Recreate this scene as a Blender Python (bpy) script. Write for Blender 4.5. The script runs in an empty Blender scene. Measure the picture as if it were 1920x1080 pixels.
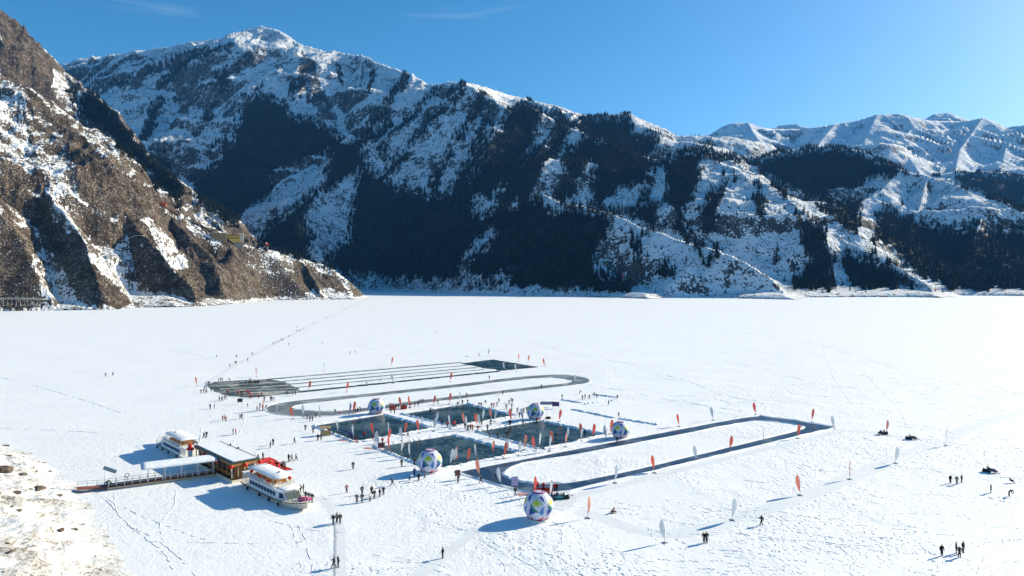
import bpy, bmesh, math, random
import numpy as np
from mathutils import Vector, Matrix
R = math.radians
random.seed(7)
C = bpy.context.scene.collection
scene = bpy.context.scene
# ---------------------------------------------------------------- camera
F = 1280.0                 # focal length in photo pixels (1920 wide)
HZ = 526.0                 # horizon row
CAMH = 40.0
cam = bpy.data.cameras.new('camera'); co = bpy.data.objects.new('camera', cam); C.objects.link(co)
co.location = (0, 0, CAMH); co.rotation_euler = (R(90), 0, 0)
cam.sensor_width = 36; cam.lens = 36 * F / 1920
cam.shift_y = -(540 - HZ) / 1920
cam.clip_start = 1; cam.clip_end = 60000
scene.camera = co
# ---------------------------------------------------------------- light
SUN_EL, SUN_AZ = R(24), R(29)       # azimuth measured from +X towards +Y
sdir = Vector((math.cos(SUN_EL) * math.cos(SUN_AZ), math.cos(SUN_EL) * math.sin(SUN_AZ), math.sin(SUN_EL)))
sun = bpy.data.lights.new('sun', 'SUN'); so = bpy.data.objects.new('sun', sun); C.objects.link(so)
sun.energy = 5.0; sun.angle = R(0.5); sun.color = (1.0, 0.90, 0.68)
so.rotation_euler = sdir.to_track_quat('Z', 'Y').to_euler()
world = bpy.data.worlds.new('World'); scene.world = world; world.use_nodes = True
wn = world.node_tree; bgn = wn.nodes['Background']
sky = wn.nodes.new('ShaderNodeTexSky'); sky.sky_type = 'NISHITA'; sky.sun_disc = False
sky.sun_elevation = SUN_EL; sky.sun_rotation = R(90) - SUN_AZ
sky.altitude = 1900; sky.air_density = 1.0; sky.dust_density = 2.6; sky.ozone_density = 4.0
hs = wn.nodes.new('ShaderNodeHueSaturation'); hs.inputs['Saturation'].default_value = 1.24; hs.inputs['Hue'].default_value = 0.487
wn.links.new(sky.outputs[0], hs.inputs['Color']); tcw = wn.nodes.new('ShaderNodeTexCoord'); mpw = wn.nodes.new('ShaderNodeMapping'); mpw.inputs['Scale'].default_value = (2.2, 2.2, 15); mpw.inputs['Rotation'].default_value = (0.1, 0.06, 0)
wn.links.new(tcw.outputs['Generated'], mpw.inputs[0]); cn = wn.nodes.new('ShaderNodeTexNoise'); cn.inputs['Scale'].default_value = 1.6; cn.inputs['Detail'].default_value = 6; cn.inputs['Distortion'].default_value = .6
wn.links.new(mpw.outputs[0], cn.inputs['Vector']); cr = wn.nodes.new('ShaderNodeMapRange'); cr.inputs[1].default_value = .64; cr.inputs[2].default_value = .85; cr.inputs[3].default_value = 0; cr.inputs[4].default_value = .22
wn.links.new(cn.outputs[0], cr.inputs[0]); cm = wn.nodes.new('ShaderNodeMix'); cm.data_type = 'RGBA'; cm.inputs[7].default_value = (4.5, 5.6, 6.8, 1)
wn.links.new(cr.outputs[0], cm.inputs[0]); wn.links.new(hs.outputs[0], cm.inputs[6]); wn.links.new(cm.outputs[2], bgn.inputs[0]); bgn.inputs[1].default_value = 0.098
scene.view_settings.view_transform = 'Standard'; scene.view_settings.look = 'None'
scene.view_settings.gamma = 1; scene.view_settings.exposure = 0.82
scene.view_settings.use_curve_mapping = False
scene.cycles.max_bounces = 4; scene.cycles.volume_bounces = 0
scene.cycles.use_denoising = True
# ---------------------------------------------------------------- helpers
def P(px, py, d):
    """photo pixel at distance d (metres ahead) -> world point"""
    return Vector(((px - 960) / F * d, d, CAMH - (py - HZ) / F * d))
def G(px, py, z=0.0):
    """photo pixel of a point standing at height z -> world point"""
    d = (CAMH - z) * F / (py - HZ)
    return Vector(((px - 960) / F * d, d, z))
def hsh(ix, iy, s):
    n = (ix.astype(np.int64) * 374761393 + iy.astype(np.int64) * 668265263 + s * 1274126177) & 0xffffffff
    n = ((n ^ (n >> 13)) * 1103515245) & 0xffffffff
    n = (n ^ (n >> 16)) & 0xffffffff
    return n / 4294967295.0
def vn(x, y, s=0):
    ix = np.floor(x); iy = np.floor(y); fx = x - ix; fy = y - iy
    fx = fx * fx * (3 - 2 * fx); fy = fy * fy * (3 - 2 * fy)
    a = hsh(ix, iy, s); b = hsh(ix + 1, iy, s); c = hsh(ix, iy + 1, s); d = hsh(ix + 1, iy + 1, s)
    return (a * (1 - fx) + b * fx) * (1 - fy) + (c * (1 - fx) + d * fx) * fy
def fbm(x, y, o=4, s=0, g=0.5):
    t = 0; a = 1; w = 0
    for k in range(o):
        t = t + a * vn(x, y, s + k); w += a; a *= g; x = x * 2.03 + 17.1; y = y * 2.03 - 9.7
    return t / w
def rdg(x, y, o=4, s=0, g=0.5):
    t = 0; a = 1; w = 0
    for k in range(o):
        t = t + a * (1 - np.abs(2 * vn(x, y, s + k) - 1)); w += a; a *= g; x = x * 2.07 + 31.3; y = y * 2.07 + 11.9
    return t / w
def inpoly(px, py, poly):
    r = np.zeros(px.shape, bool); n = len(poly); j = n - 1
    for i in range(n):
        xi, yi = poly[i]; xj, yj = poly[j]
        if yi != yj:
            r ^= ((yi > py) != (yj > py)) & (px < (xj - xi) * (py - yi) / (yj - yi) + xi)
        j = i
    return r
def sdist(px, py, line):
    best = np.full(px.shape, 1e9)
    for (ax, ay), (bx, by) in zip(line[:-1], line[1:]):
        dx, dy = bx - ax, by - ay; L = dx * dx + dy * dy + 1e-9
        t = np.clip(((px - ax) * dx + (py - ay) * dy) / L, 0, 1)
        best = np.minimum(best, np.hypot(px - ax - t * dx, py - ay - t * dy))
    return best
def link(name, me, parent=None, mats=None):
    o = bpy.data.objects.new(name, me); C.objects.link(o)
    if parent is not None: o.parent = parent
    for m in (mats or []): me.materials.append(m)
    return o
def tag(o, label=None, cat=None, group=None, kind=None):
    if label: o['label'] = label
    if cat: o['category'] = cat
    if group: o['group'] = group
    if kind: o['kind'] = kind
    return o
def empty(name, loc=(0, 0, 0), rz=0):
    o = bpy.data.objects.new(name, None); C.objects.link(o); o.location = loc; o.rotation_euler = (0, 0, rz)
    o.empty_display_size = 0.2
    return o
# node material helpers
def newmat(name):
    m = bpy.data.materials.new(name); m.use_nodes = True
    return m, m.node_tree, m.node_tree.nodes['Principled BSDF']
def N(nt, t, **kw):
    n = nt.nodes.new('ShaderNode' + t)
    for k, v in kw.items():
        if k.startswith('i_'): n.inputs[int(k[2:])].default_value = v
        else: setattr(n, k, v)
    return n
def noise(nt, co, scale, detail=3, rough=0.5, dist=0.0):
    n = N(nt, 'TexNoise'); n.inputs['Scale'].default_value = scale; n.inputs['Detail'].default_value = detail
    n.inputs['Roughness'].default_value = rough; n.inputs['Distortion'].default_value = dist
    nt.links.new(co, n.inputs['Vector']); return n.outputs[0]
def ramp(nt, v, a, b, lo=0.0, hi=1.0, smooth=True):
    n = N(nt, 'MapRange'); n.clamp = True
    if smooth: n.interpolation_type = 'SMOOTHSTEP'
    n.inputs[1].default_value = a; n.inputs[2].default_value = b; n.inputs[3].default_value = lo; n.inputs[4].default_value = hi
    nt.links.new(v, n.inputs[0]); return n.outputs[0]
def mth(nt, op, a, b=None, c=None):
    n = N(nt, 'Math', operation=op)
    for i, v in enumerate((a, b, c)):
        if v is None: continue
        if isinstance(v, (int, float)): n.inputs[i].default_value = v
        else: nt.links.new(v, n.inputs[i])
    return n.outputs[0]
def mixc(nt, f, a, b):
    n = N(nt, 'Mix', data_type='RGBA')
    if isinstance(f, (int, float)): n.inputs[0].default_value = f
    else: nt.links.new(f, n.inputs[0])
    for i, v in ((6, a), (7, b)):
        if isinstance(v, (tuple, list)): n.inputs[i].default_value = (*v, 1)
        else: nt.links.new(v, n.inputs[i])
    return n.outputs[2]
def mulv(nt, co, v):
    n = N(nt, 'VectorMath', operation='MULTIPLY'); nt.links.new(co, n.inputs[0]); n.inputs[1].default_value = v; return n.outputs[0]
def flat(name, col, rough=0.6, spec=0.3, var=0.12, metal=0.0, scale=3.0, bump=0.0):
    """plain paint / cloth / metal with a little procedural mottling"""
    m, nt, b = newmat(name)
    tc = N(nt, 'TexCoord').outputs['Object']
    nz = noise(nt, tc, scale, 4, 0.6)
    lo = tuple(c * (1 - var) for c in col); hi = tuple(min(1, c * (1 + var)) for c in col)
    nt.links.new(mixc(nt, ramp(nt, nz, 0.3, 0.7), lo, hi), b.inputs['Base Color'])
    b.inputs['Roughness'].default_value = rough; b.inputs['Metallic'].default_value = metal
    b.inputs['Specular IOR Level'].default_value = spec
    if bump:
        bn = N(nt, 'Bump'); bn.inputs['Strength'].default_value = bump; bn.inputs['Distance'].default_value = 0.02
        nt.links.new(nz, bn.inputs['Height']); nt.links.new(bn.outputs[0], b.inputs['Normal'])
    return m
SNOW = (0.86, 0.875, 0.89)
# ================================================================ terrain
RIDGES_MAIN = [
 # skyline of the big mountain (photo column, row, distance)
 ([(-150,160,6900),(60,140,6500),(110,124,6300),(150,114,6100),(190,107,6000),(300,90,5600),(390,75,5200),(430,72,5100),(455,57,4950),(490,50,4800),(525,58,4700),(560,82,4600),(610,95,4500),(680,104,4350),(735,124,4150),(775,142,3950),(800,158,3850),(830,156,3750),(865,152,3600),(890,162,3500)],0.88),
 ([(865,152,3600),(920,168,4000),(960,180,4300),(1060,204,4300),(1100,216,4400),(1180,225,4500)],0.7),
 ([(890,162,3500),(960,210,3300),(1000,202,3200),(1050,232,3150),(1130,262,3000),(1200,290,2900),(1240,300,2830),(1290,276,2780),(1322,286,2700)],0.85),
 ([(1060,228,4100),(1130,215,4000),(1180,212,3900),(1205,232,3900),(1240,250,3850),(1300,285,3800),(1340,300,3700)],0.75),
 ([(1180,214,4700),(1250,243,4600),(1290,266,4500),(1330,290,4400)],0.5),
 # front ridge running out to the low headland
 ([(490,52,4800),(560,105,4500),(590,165,4200),(610,215,3900),(645,252,3650),(690,262,3450),(745,305,3150),(800,355,2850),(885,371,2560),(955,388,2400),(1020,366,2250),(1065,380,2160),(1150,402,2000),(1200,424,1900),(1300,456,1760),(1350,470,1700),(1400,492,1640),(1450,524,1580),(1485,557,1545)],0.98),
 ([(1065,380,2160),(1090,440,1980),(1110,490,1850),(1135,530,1760),(1190,556,1690)],1.02),
 ([(1300,456,1760),(1290,500,1670),(1270,540,1610)],1.02),
 # spurs below the peak
 ([(490,52,4800),(500,150,4100),(470,250,3550),(430,340,3100),(420,410,2850)],1.02),
 ([(645,252,3650),(600,300,3300),(520,345,3000),(470,400,2830),(440,440,2700)],1.08),
 ([(690,262,3450),(660,330,3050),(600,400,2800),(570,470,2620)],1.08),
 ([(390,75,5200),(330,150,4500),(270,200,4000),(300,290,3500),(350,345,3150),(400,420,2850)],0.85),
 ([(250,100,5800),(220,160,4900),(190,190,4400),(250,300,3500)],0.8),
 ([(680,104,4350),(670,170,3950),(650,220,3650)],1.02),
 ([(775,142,3950),(760,200,3600),(720,260,3300)],1.08),
 ([(865,152,3600),(830,230,3250),(790,300,2950)],1.08),
 ([(945,205,3330),(900,290,2950),(860,345,2700)],1.08),
 ([(1050,232,3150),(1000,300,2800),(960,360,2550)],1.08),
 ([(1130,262,3000),(1110,330,2720),(1080,385,2450)],1.08),
 ([(1240,300,2830),(1190,350,2550),(1150,400,2320)],1.08),
 ([(885,371,2560),(850,440,2350),(820,500,2200),(800,530,2100)],1.0),
 ([(955,388,2400),(930,450,2180),(890,500,2050),(865,535,1950)],1.0),
 ([(745,305,3150),(720,400,2800),(700,480,2580)],1.0),
 # ridge with the sunlit crest on the right
 ([(1322,286,2700),(1360,308,2620),(1400,325,2530),(1440,346,2430),(1480,372,2330),(1520,400,2230),(1560,434,2120),(1600,458,2030),(1640,476,1950),(1700,510,1830),(1735,532,1760),(1763,556,1700)],0.88),
 ([(1400,325,2650),(1380,400,2350),(1400,460,2100),(1440,520,1900)],0.8),
 ([(1322,286,2850),(1310,370,2500),(1300,430,2250),(1330,470,2050)],0.8),
 ([(1520,400,2280),(1540,470,2030),(1560,530,1860)],0.8),
 ([(1520,396,2450),(1580,405,2380),(1625,430,2300),(1665,465,2200),(1690,500,2120)],0.75),
 # dark hill and slopes at the right edge
 ([(1390,306,3900),(1450,286,3750),(1510,275,3650),(1560,272,3550),(1620,283,3400),(1650,300,3300),(1690,318,3100),(1740,330,3000),(1790,345,2900),(1850,378,2750),(1920,415,2600),(2060,480,2400)],0.9),
 ([(1690,318,3100),(1650,360,2900),(1600,385,2780),(1560,420,2650)],1.0),
 ([(1740,330,3000),(1720,400,2700),(1700,450,2500)],1.05),
 ([(1850,378,2750),(1830,440,2450),(1800,510,2200)],1.05),
 ([(1640,335,5200),(1750,328,5100),(1800,319,5100),(1860,322,5000),(1920,332,5000),(2080,300,5000)],0.5),
]
RIDGES_LEFT = [
 ([(-420,-260,2400),(-150,-60,2300),(0,14,2300),(45,46,2320),(62,66,2330),(88,94,2350),(106,124,2450),(150,168,2400)],1.35),
 ([(106,124,2450),(165,168,2350),(220,214,2250),(252,270,2120),(290,304,2030),(345,346,1930),(370,386,1880),(440,455,1800)],1.15),
 ([(-400,-40,1500),(-150,60,1400),(0,150,1320),(60,172,1310),(140,236,1320),(200,312,1330),(300,374,1350),(400,430,1390),(450,455,1410)],1.15),
 ([(450,455,1410),(500,466,1470),(560,484,1530),(600,499,1565),(640,526,1590),(664,544,1600)],0.72),
 ([(0,150,1320),(40,270,1200),(90,370,1100),(150,450,1030),(200,520,970),(238,574,930)],1.15),
 ([(140,236,1320),(200,350,1230),(260,430,1170),(320,500,1110),(380,560,1070)],1.15),
 ([(-400,200,1150),(-150,260,1080),(-40,340,1020),(20,430,960),(60,520,920),(70,575,905)],1.2),
 ([(300,374,1350),(360,450,1290),(430,510,1240),(490,556,1215)],1.1),
 ([(450,455,1410),(475,500,1350),(505,552,1290)],1.15),
 ([(560,484,1530),(585,520,1480),(600,546,1440)],0.8),
]
FAR = [
 ([(1150,300,8600),(1240,270,9000),(1290,257,9000),(1330,253,9000),(1350,240,9000),(1372,231,9000),(1402,230,9000),(1420,238,9000),(1445,242,9000),(1500,242,9000),(1530,238,8600),(1565,232,8500),(1605,226,8500),(1645,214,8400),(1685,212,8400),(1720,221,8400),(1745,226,8500),(1800,228,8500),(1818,225,8400),(1842,220,8300),(1868,229,8200),(1895,241,8100),(1930,250,8000),(2100,265,8000)],0.95),
 ([(1430,248,11000),(1465,234,11200),(1485,234,11200),(1520,243,11000)],0.5),
 ([(1720,232,11000),(1752,213,11200),(1775,211,11200),(1810,230,11000)],0.7),
 ([(1402,230,9000),(1430,275,8000),(1400,310,7200)],0.6),
 ([(1290,257,9000),(1300,300,7800)],0.5),
 ([(1565,232,8500),(1530,275,7700),(1500,300,7100)],0.6),
 ([(1645,214,8400),(1620,265,7600),(1640,310,6900)],0.65),
 ([(1720,221,8400),(1690,270,7600),(1720,320,6800)],0.65),
 ([(1842,220,8300),(1800,280,7500),(1790,325,6800)],0.65),
 ([(1895,241,8100),(1880,300,7200)],0.65),
]
SHORE = [(-300,590),(0,583.5),(120,582),(215,580.5),(250,577),(330,576),(400,573),(440,569),(470,566),(520,563),(600,562),(665,561),(690,557),(680,551),(650,547),(690,545.5),(760,547),(860,550),(980,553),(1100,556),(1180,559),(1215,560.5),(1260,558),(1330,558),(1400,560),(1490,562),(1510,557.5),(1600,557),(1700,557),(1765,558.5),(1800,554),(1920,555),(2150,556)]
shore_w = [tuple(G(a, b)[:2]) for a, b in SHORE]
lake_poly = shore_w + [(1600, 20), (1200, -300), (-900, -300), (-1100, 400)]
def ridge_height(x, y, ridges, rib=0.22, seed=0, crag=1.0, pw=1.0):
    H = np.full(x.shape, -400.0); DW = np.full(x.shape, 1e4)
    wx = x + 60 * (fbm(x / 260, y / 260, 3, seed + 5) - .5) * 2
    wy = y + 60 * (fbm(x / 260, y / 260, 3, seed + 6) - .5) * 2
    base_s = 0.0
    for line, sl in ridges:
        pts = [P(*p) for p in line]
        for a, b in zip(pts[:-1], pts[1:]):
            dx, dy = b.x - a.x, b.y - a.y; L2 = dx * dx + dy * dy; L = math.sqrt(L2)
            blend = 0
            t = np.clip(((x - a.x) * dx + (y - a.y) * dy) / L2, 0, 1)
            D0 = np.hypot(x - a.x - t * dx, y - a.y - t * dy)
            k = np.clip(D0 / 120, 0, 1)
            xx = x * (1 - k) + wx * k; yy = y * (1 - k) + wy * k
            t = np.clip(((xx - a.x) * dx + (yy - a.y) * dy) / L2, 0, 1)
            D = np.hypot(xx - a.x - t * dx, yy - a.y - t * dy)
            s = base_s + t * L
            ribs = (rdg(s / 230.0, D / 900.0 + seed, 3, seed + 20) - .62) * rib * np.minimum(D, 420) * 1.5
            h = a.z + (b.z - a.z) * t - sl * D * (1 + 0.0 * D) + ribs
            DW = np.where(h > H, D, DW); H = np.maximum(H, h)
            base_s += L
    return H, DW
crest = lambda x: 1 - .55 * np.clip((x + 100) / 500, 0, 1)
def make_terrain(name, ridges, cols, rows, seed, rib, amp, bank=True, bank_h=22.0, fine=1.0):
    """height field meshed on fan shaped columns; every height is a function of the ground position"""
    U, V = np.meshgrid(cols, rows)
    x = (U - 960) / F * V; y = V.copy()
    H, DW = ridge_height(x, y, ridges, rib, seed); nz0 = .40 if name != 'far_mountain_range' else .2; nz0 = nz0 * np.where(x > 0, .6, 1); nz = nz0 + (1 - nz0) * np.clip(DW / 170, 0, 1); up = None
    up = np.clip(H / 160.0, 0, 1)
    n1 = (rdg(x / 210, y / 210, 4, seed + 40) - .6) * 60 * crest(x)
    n2 = (fbm(x / 45, y / 45, 3, seed + 50) - .5) * 15
    n3 = (rdg(x / 22, y / 22, 3, seed + 60) - .55) * 7
    H = H + amp * nz * up * n1 + amp * (.45 + .55 * nz) * np.clip(H / 50, 0.05, 1) * (n2 + n3 * fine)
    if bank:
        px = U; inl = inpoly(x, y, lake_poly)
        D = sdist(x, y, shore_w)
        wob = (fbm(x / 60, y / 60, 3, seed + 70) - .5)
        bk = np.where(inl, -0.05 * D - 2, np.minimum(D * 0.33, bank_h * (1 - .74 * np.clip((x - 150) / 150, 0, 1)) + D * .10) * (1 + .3 * wob) + .4)
        k = np.clip((D - 25) / 60, 0, 1)
        H = np.where(inl, np.minimum(H, bk), np.maximum(bk, np.minimum(H, bk + 1.05 * np.maximum(D - 6, 0) + 8 * wob)))
    nr, nc = U.shape
    co = np.stack([x, y, H], -1).reshape(-1, 3)
    idx = np.arange(nr * nc).reshape(nr, nc)
    q = np.stack([idx[:-1, :-1], idx[:-1, 1:], idx[1:, 1:], idx[1:, :-1]], -1).reshape(-1, 4)
    keep = (H.reshape(-1)[q].max(1) > -6)
    q = q[keep]
    used = np.zeros(nr * nc, bool); used[q.reshape(-1)] = True
    mp = np.cumsum(used) - 1
    me = bpy.data.meshes.new(name)
    me.vertices.add(int(used.sum())); me.vertices.foreach_set('co', co[used].reshape(-1).astype(np.float32))
    me.loops.add(q.size); me.loops.foreach_set('vertex_index', mp[q].reshape(-1).astype(np.int32))
    me.polygons.add(len(q)); me.polygons.foreach_set('loop_start', np.arange(0, q.size, 4, dtype=np.int32))
    me.polygons.foreach_set('use_smooth', np.ones(len(q), bool))
    me.update(); me.validate()
    # where the photograph shows each ground point
    ipx = U; ipy = HZ - (H - CAMH) * F / V
    vis = np.zeros(U.shape, bool); run = np.full(nc, 1e9)
    for r in range(nr):
        vis[r] = ipy[r] < run + 1.5
        run = np.minimum(run, ipy[r])
    return dict(name=name, me=me, used=used, H=H, cols=cols, rows=rows, px=ipx, py=ipy, vis=vis)
def set_attr(T, name, arr):
    a = T['me'].attributes.new(name, 'FLOAT', 'POINT')
    a.data.foreach_set('value', arr.reshape(-1)[T['used']].astype(np.float32))
rows_main = np.concatenate([np.arange(1390, 2400, 7.0), np.arange(2400, 3400, 10.0), np.arange(3400, 7000, 18.0)])
TM = make_terrain('mountain', RIDGES_MAIN, np.arange(-140, 2080, 2.0), rows_main, 3, 0.8, 1.15)
TL = make_terrain('rocky_hill', RIDGES_LEFT, np.arange(-420, 700, 1.6), np.concatenate([np.arange(860, 1700, 4.5), np.arange(1700, 2700, 9.0)]), 11, 0.85, 1.5, bank_h=10.0, fine=1.6)
TF = make_terrain('far_mountain_range', FAR, np.arange(1100, 2120, 2.0), np.arange(6200, 11600, 28.0), 23, .75, 1.1, bank=False)
# ---------------------------------------------------------------- forest masks, traced from the photograph
FOREST = [
 [(500,150),(525,190),(560,212),(620,240),(655,262),(690,264),(700,315),(760,345),(800,360),(885,372),(900,395),(955,392),(1010,367),(1040,376),(1065,384),(1150,402),(1143,430),(1118,480),(1125,510),(1180,530),(1180,552),(1000,548),(860,541),(850,528),(660,521),(640,515),(600,496),(480,466),(430,425),(372,385),(358,330),(372,310),(395,300),(385,280),(410,270),(440,230),(460,190),(485,160)],
 [(1060,270),(1130,262),(1200,290),(1240,300),(1290,276),(1315,290),(1312,345),(1300,410),(1270,440),(1220,425),(1150,402),(1140,392),(1050,380),(1055,320)],
 [(1060,226),(1130,214),(1182,212),(1190,245),(1237,250),(1237,290),(1200,292),(1130,262),(1070,240)],
 [(1400,302),(1450,285),(1560,272),(1640,290),(1686,312),(1692,330),(1640,338),(1600,356),(1525,378),(1480,352),(1400,312)],
 [(1790,322),(1925,327),(1925,402),(1850,375),(1790,345)],
 [(1600,372),(1650,378),(1690,404),(1750,420),(1790,420),(1830,432),(1925,425),(2060,440),(2060,545),(1925,545),(1780,543),(1700,505),(1665,465),(1600,440),(1560,412),(1525,385)],
 [(1490,392),(1520,408),(1548,425),(1562,480),(1572,542),(1490,545),(1480,530),(1512,500)],
 [(1582,468),(1640,480),(1700,518),(1722,542),(1600,542),(1575,500)],
 [(1300,400),(1340,345),(1356,356),(1347,430),(1318,452)],
 [(1410,368),(1440,376),(1430,412),(1414,405)],
 [(1184,428),(1208,436),(1206,497),(1190,496),(1182,460)],[(1210,424),(1226,428),(1222,452),(1212,448)],
 [(1228,498),(1262,494),(1268,522),(1234,526)],[(1316,478),(1340,485),(1335,505),(1320,505)],
 [(150,172),(178,176),(250,262),(292,306),(345,352),(345,400),(290,330),(240,300),(200,250),(150,215)],
 [(120,165),(140,165),(146,220),(130,200)],
 [(1690,320),(1720,330),(1720,350),(1695,345)],[(1730,322),(1762,320),(1762,355),(1738,355)],[(1690,380),(1730,360),(1745,400),(1700,410)],[(1780,405),(1830,400),(1850,425),(1790,425)],
 [(280,300),(310,270),(320,330),(300,360),(285,340)],
 [(1440,300),(1400,300),(1300,270),(1310,300),(1380,310)],
]
CLEAR = [
 [(618,288),(560,312),(517,325),(512,352),(478,388),(440,418),(446,440),(470,448),(480,460),(500,425),(525,402),(560,382),(600,345),(622,305)],
 [(674,318),(640,345),(602,370),(575,395),(578,432),(600,440),(568,482),(604,496),(622,472),(652,452),(656,392),(664,350)],
 [(685,258),(705,262),(748,302),(805,355),(770,352),(730,335),(692,310)],
 [(1062,310),(1082,300),(1110,308),(1106,382),(1066,386)],
 [(1130,375),(1180,352),(1212,340),(1204,380),(1150,397)],
 [(1224,320),(1246,320),(1240,382),(1222,376)],[(1235,390),(1258,370),(1262,410),(1240,430)],[(1290,385),(1320,360),(1300,440),(1280,430)],
 [(924,432),(930,440),(885,480),(872,502),(880,520),(930,528),(960,500),(945,520),(960,530),(880,535),(860,540),(853,528),(862,500),(880,470)],
 [(1118,480),(1160,502),(1152,522),(1118,500)],[(1022,372),(1060,380),(1052,396),(1030,392)],
 [(886,372),(910,378),(925,395),(905,402),(888,395)],
 [(425,235),(440,232),(432,262),(422,262)],[(362,312),(412,276),(412,300),(376,330)],
 [(478,165),(508,150),(560,205),(540,190)],
 [(1686,335),(1760,330),(1800,350),(1925,412),(1915,428),(1850,416),(1800,422),(1752,395),(1700,412),(1690,370),(1655,362)],
 [(1620,372),(1650,368),(1640,440),(1610,480),(1600,470)],
]
STRIPES = [
 ([(1000,210),(985,240),(940,292),(900,342),(862,375)],15),([(985,205),(965,225)],16),([(920,215),(900,255),(880,290)],6),
 ([(868,162),(840,195),(800,232),(760,290),(722,330)],8),([(905,180),(880,230),(850,272),(830,312),(812,352)],8),
 ([(760,150),(722,200),(692,240),(680,262)],7),([(1052,232),(1040,272),(1000,302),(960,352),(942,382)],14),
 ([(950,235),(910,280),(870,330),(850,362)],9),([(1102,268),(1090,302),(1062,352),(1050,372)],14),
 ([(1000,250),(950,320),(910,365)],9),([(820,170),(780,210),(740,255),(712,290)],6),([(730,230),(700,262),(720,300)],7),([(1020,290),(1000,340),(980,375)],9),
 ([(480,100),(440,130),(400,160)],7),([(430,90),(330,120),(240,150),(200,160)],5),([(560,150),(545,185)],5),([(300,190),(280,240),(270,260)],8),
 ([(420,150),(400,200),(370,250)],6),([(340,130),(300,160)],6),([(700,130),(690,170)],4),([(630,120),(640,160)],4),([(1270,420),(1290,440),(1310,470)],7),
 ([(1355,330),(1360,345)],4),([(1372,328),(1375,340)],3),([(1420,348),(1421,356)],3),([(1455,350),(1470,370)],3),([(1345,460),(1350,490)],5),([(1460,470),(1455,500)],4),([(1500,400),(1505,430)],5),
]
DOTS = 0.0
def forest_at(px, py):
    jx = px + 9 * (fbm(px / 14, py / 14, 2, 91) - .5) * 2; jy = py + 9 * (fbm(px / 14, py / 14, 2, 92) - .5) * 2
    f = np.zeros(px.shape)
    for p in FOREST: f = np.maximum(f, inpoly(jx, jy, p) * 1.0)
    for p in CLEAR: f = np.where(inpoly(jx, jy, p), 0.004, f)
    for l, w in STRIPES: f = np.maximum(f, (sdist(jx, jy, l) < w * 1.25) * 0.95)
    return f
BROWN = [ # bare brown rock and dry grass on the left hill
 [(0,10),(45,45),(100,118),(108,150),(92,175),(110,200),(60,165),(0,150)],
 [(30,165),(60,172),(140,236),(200,305),(300,372),(400,430),(450,460),(470,500),(505,552),(400,565),(330,520),(250,430),(190,360),(150,320),(120,270),(100,230)],
 [(60,380),(110,400),(150,450),(200,510),(240,575),(190,575),(160,530),(120,480),(60,430)],
 [(0,400),(40,430),(80,470),(60,575),(0,580)],[(165,175),(220,212),(255,272),(345,345),(368,385),(345,378),(280,310),(230,270)],
 [(0,300),(60,350),(40,400),(0,380)],[(280,440),(340,500),(400,560),(350,565),(290,510)],
 [(560,85),(590,120),(640,245),(700,290),(660,265),(600,215),(570,170)],
 [(560,500),(640,525),(660,545),(560,545),(540,520)],
]
WHITE = [[(80,310),(140,330),(165,395),(130,440),(90,400)],[(100,130),(150,170),(145,235),(100,165)],[(60,470),(90,470),(150,560),(80,560)],
 [(150,470),(200,480),(300,560),(250,570),(190,510)],[(0,170),(40,180),(60,300),(0,260)],[(260,410),(300,420),(360,500),(330,510)],[(305,385),(340,400),(430,460),(400,470)]]
for T in (TM, TL, TF):
    px, py = T['px'], T['py']
    fo = forest_at(px, py) if T is not TF else np.zeros(px.shape)
    T['forest'] = fo
    inner = fo.copy()
    if T is not TF:
        for ox, oy in ((7, 0), (-7, 0), (0, 9), (0, -11), (5, -6), (-5, -6)): inner = np.minimum(inner, forest_at(px + ox, py + oy))
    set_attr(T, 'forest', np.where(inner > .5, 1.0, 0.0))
    jx = px + 12 * (fbm(px / 20, py / 20, 3, 93) - .5) * 2; jy = py + 12 * (fbm(px / 20, py / 20, 3, 94) - .5) * 2
    b = np.full(px.shape, .2 if T is TL else 0.)
    for p in BROWN: b = np.maximum(b, inpoly(jx, jy, p) * 1.0)
    for p in WHITE: b = np.where(inpoly(jx, jy, p), -.35, b)
    set_attr(T, 'bare', b)
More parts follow.
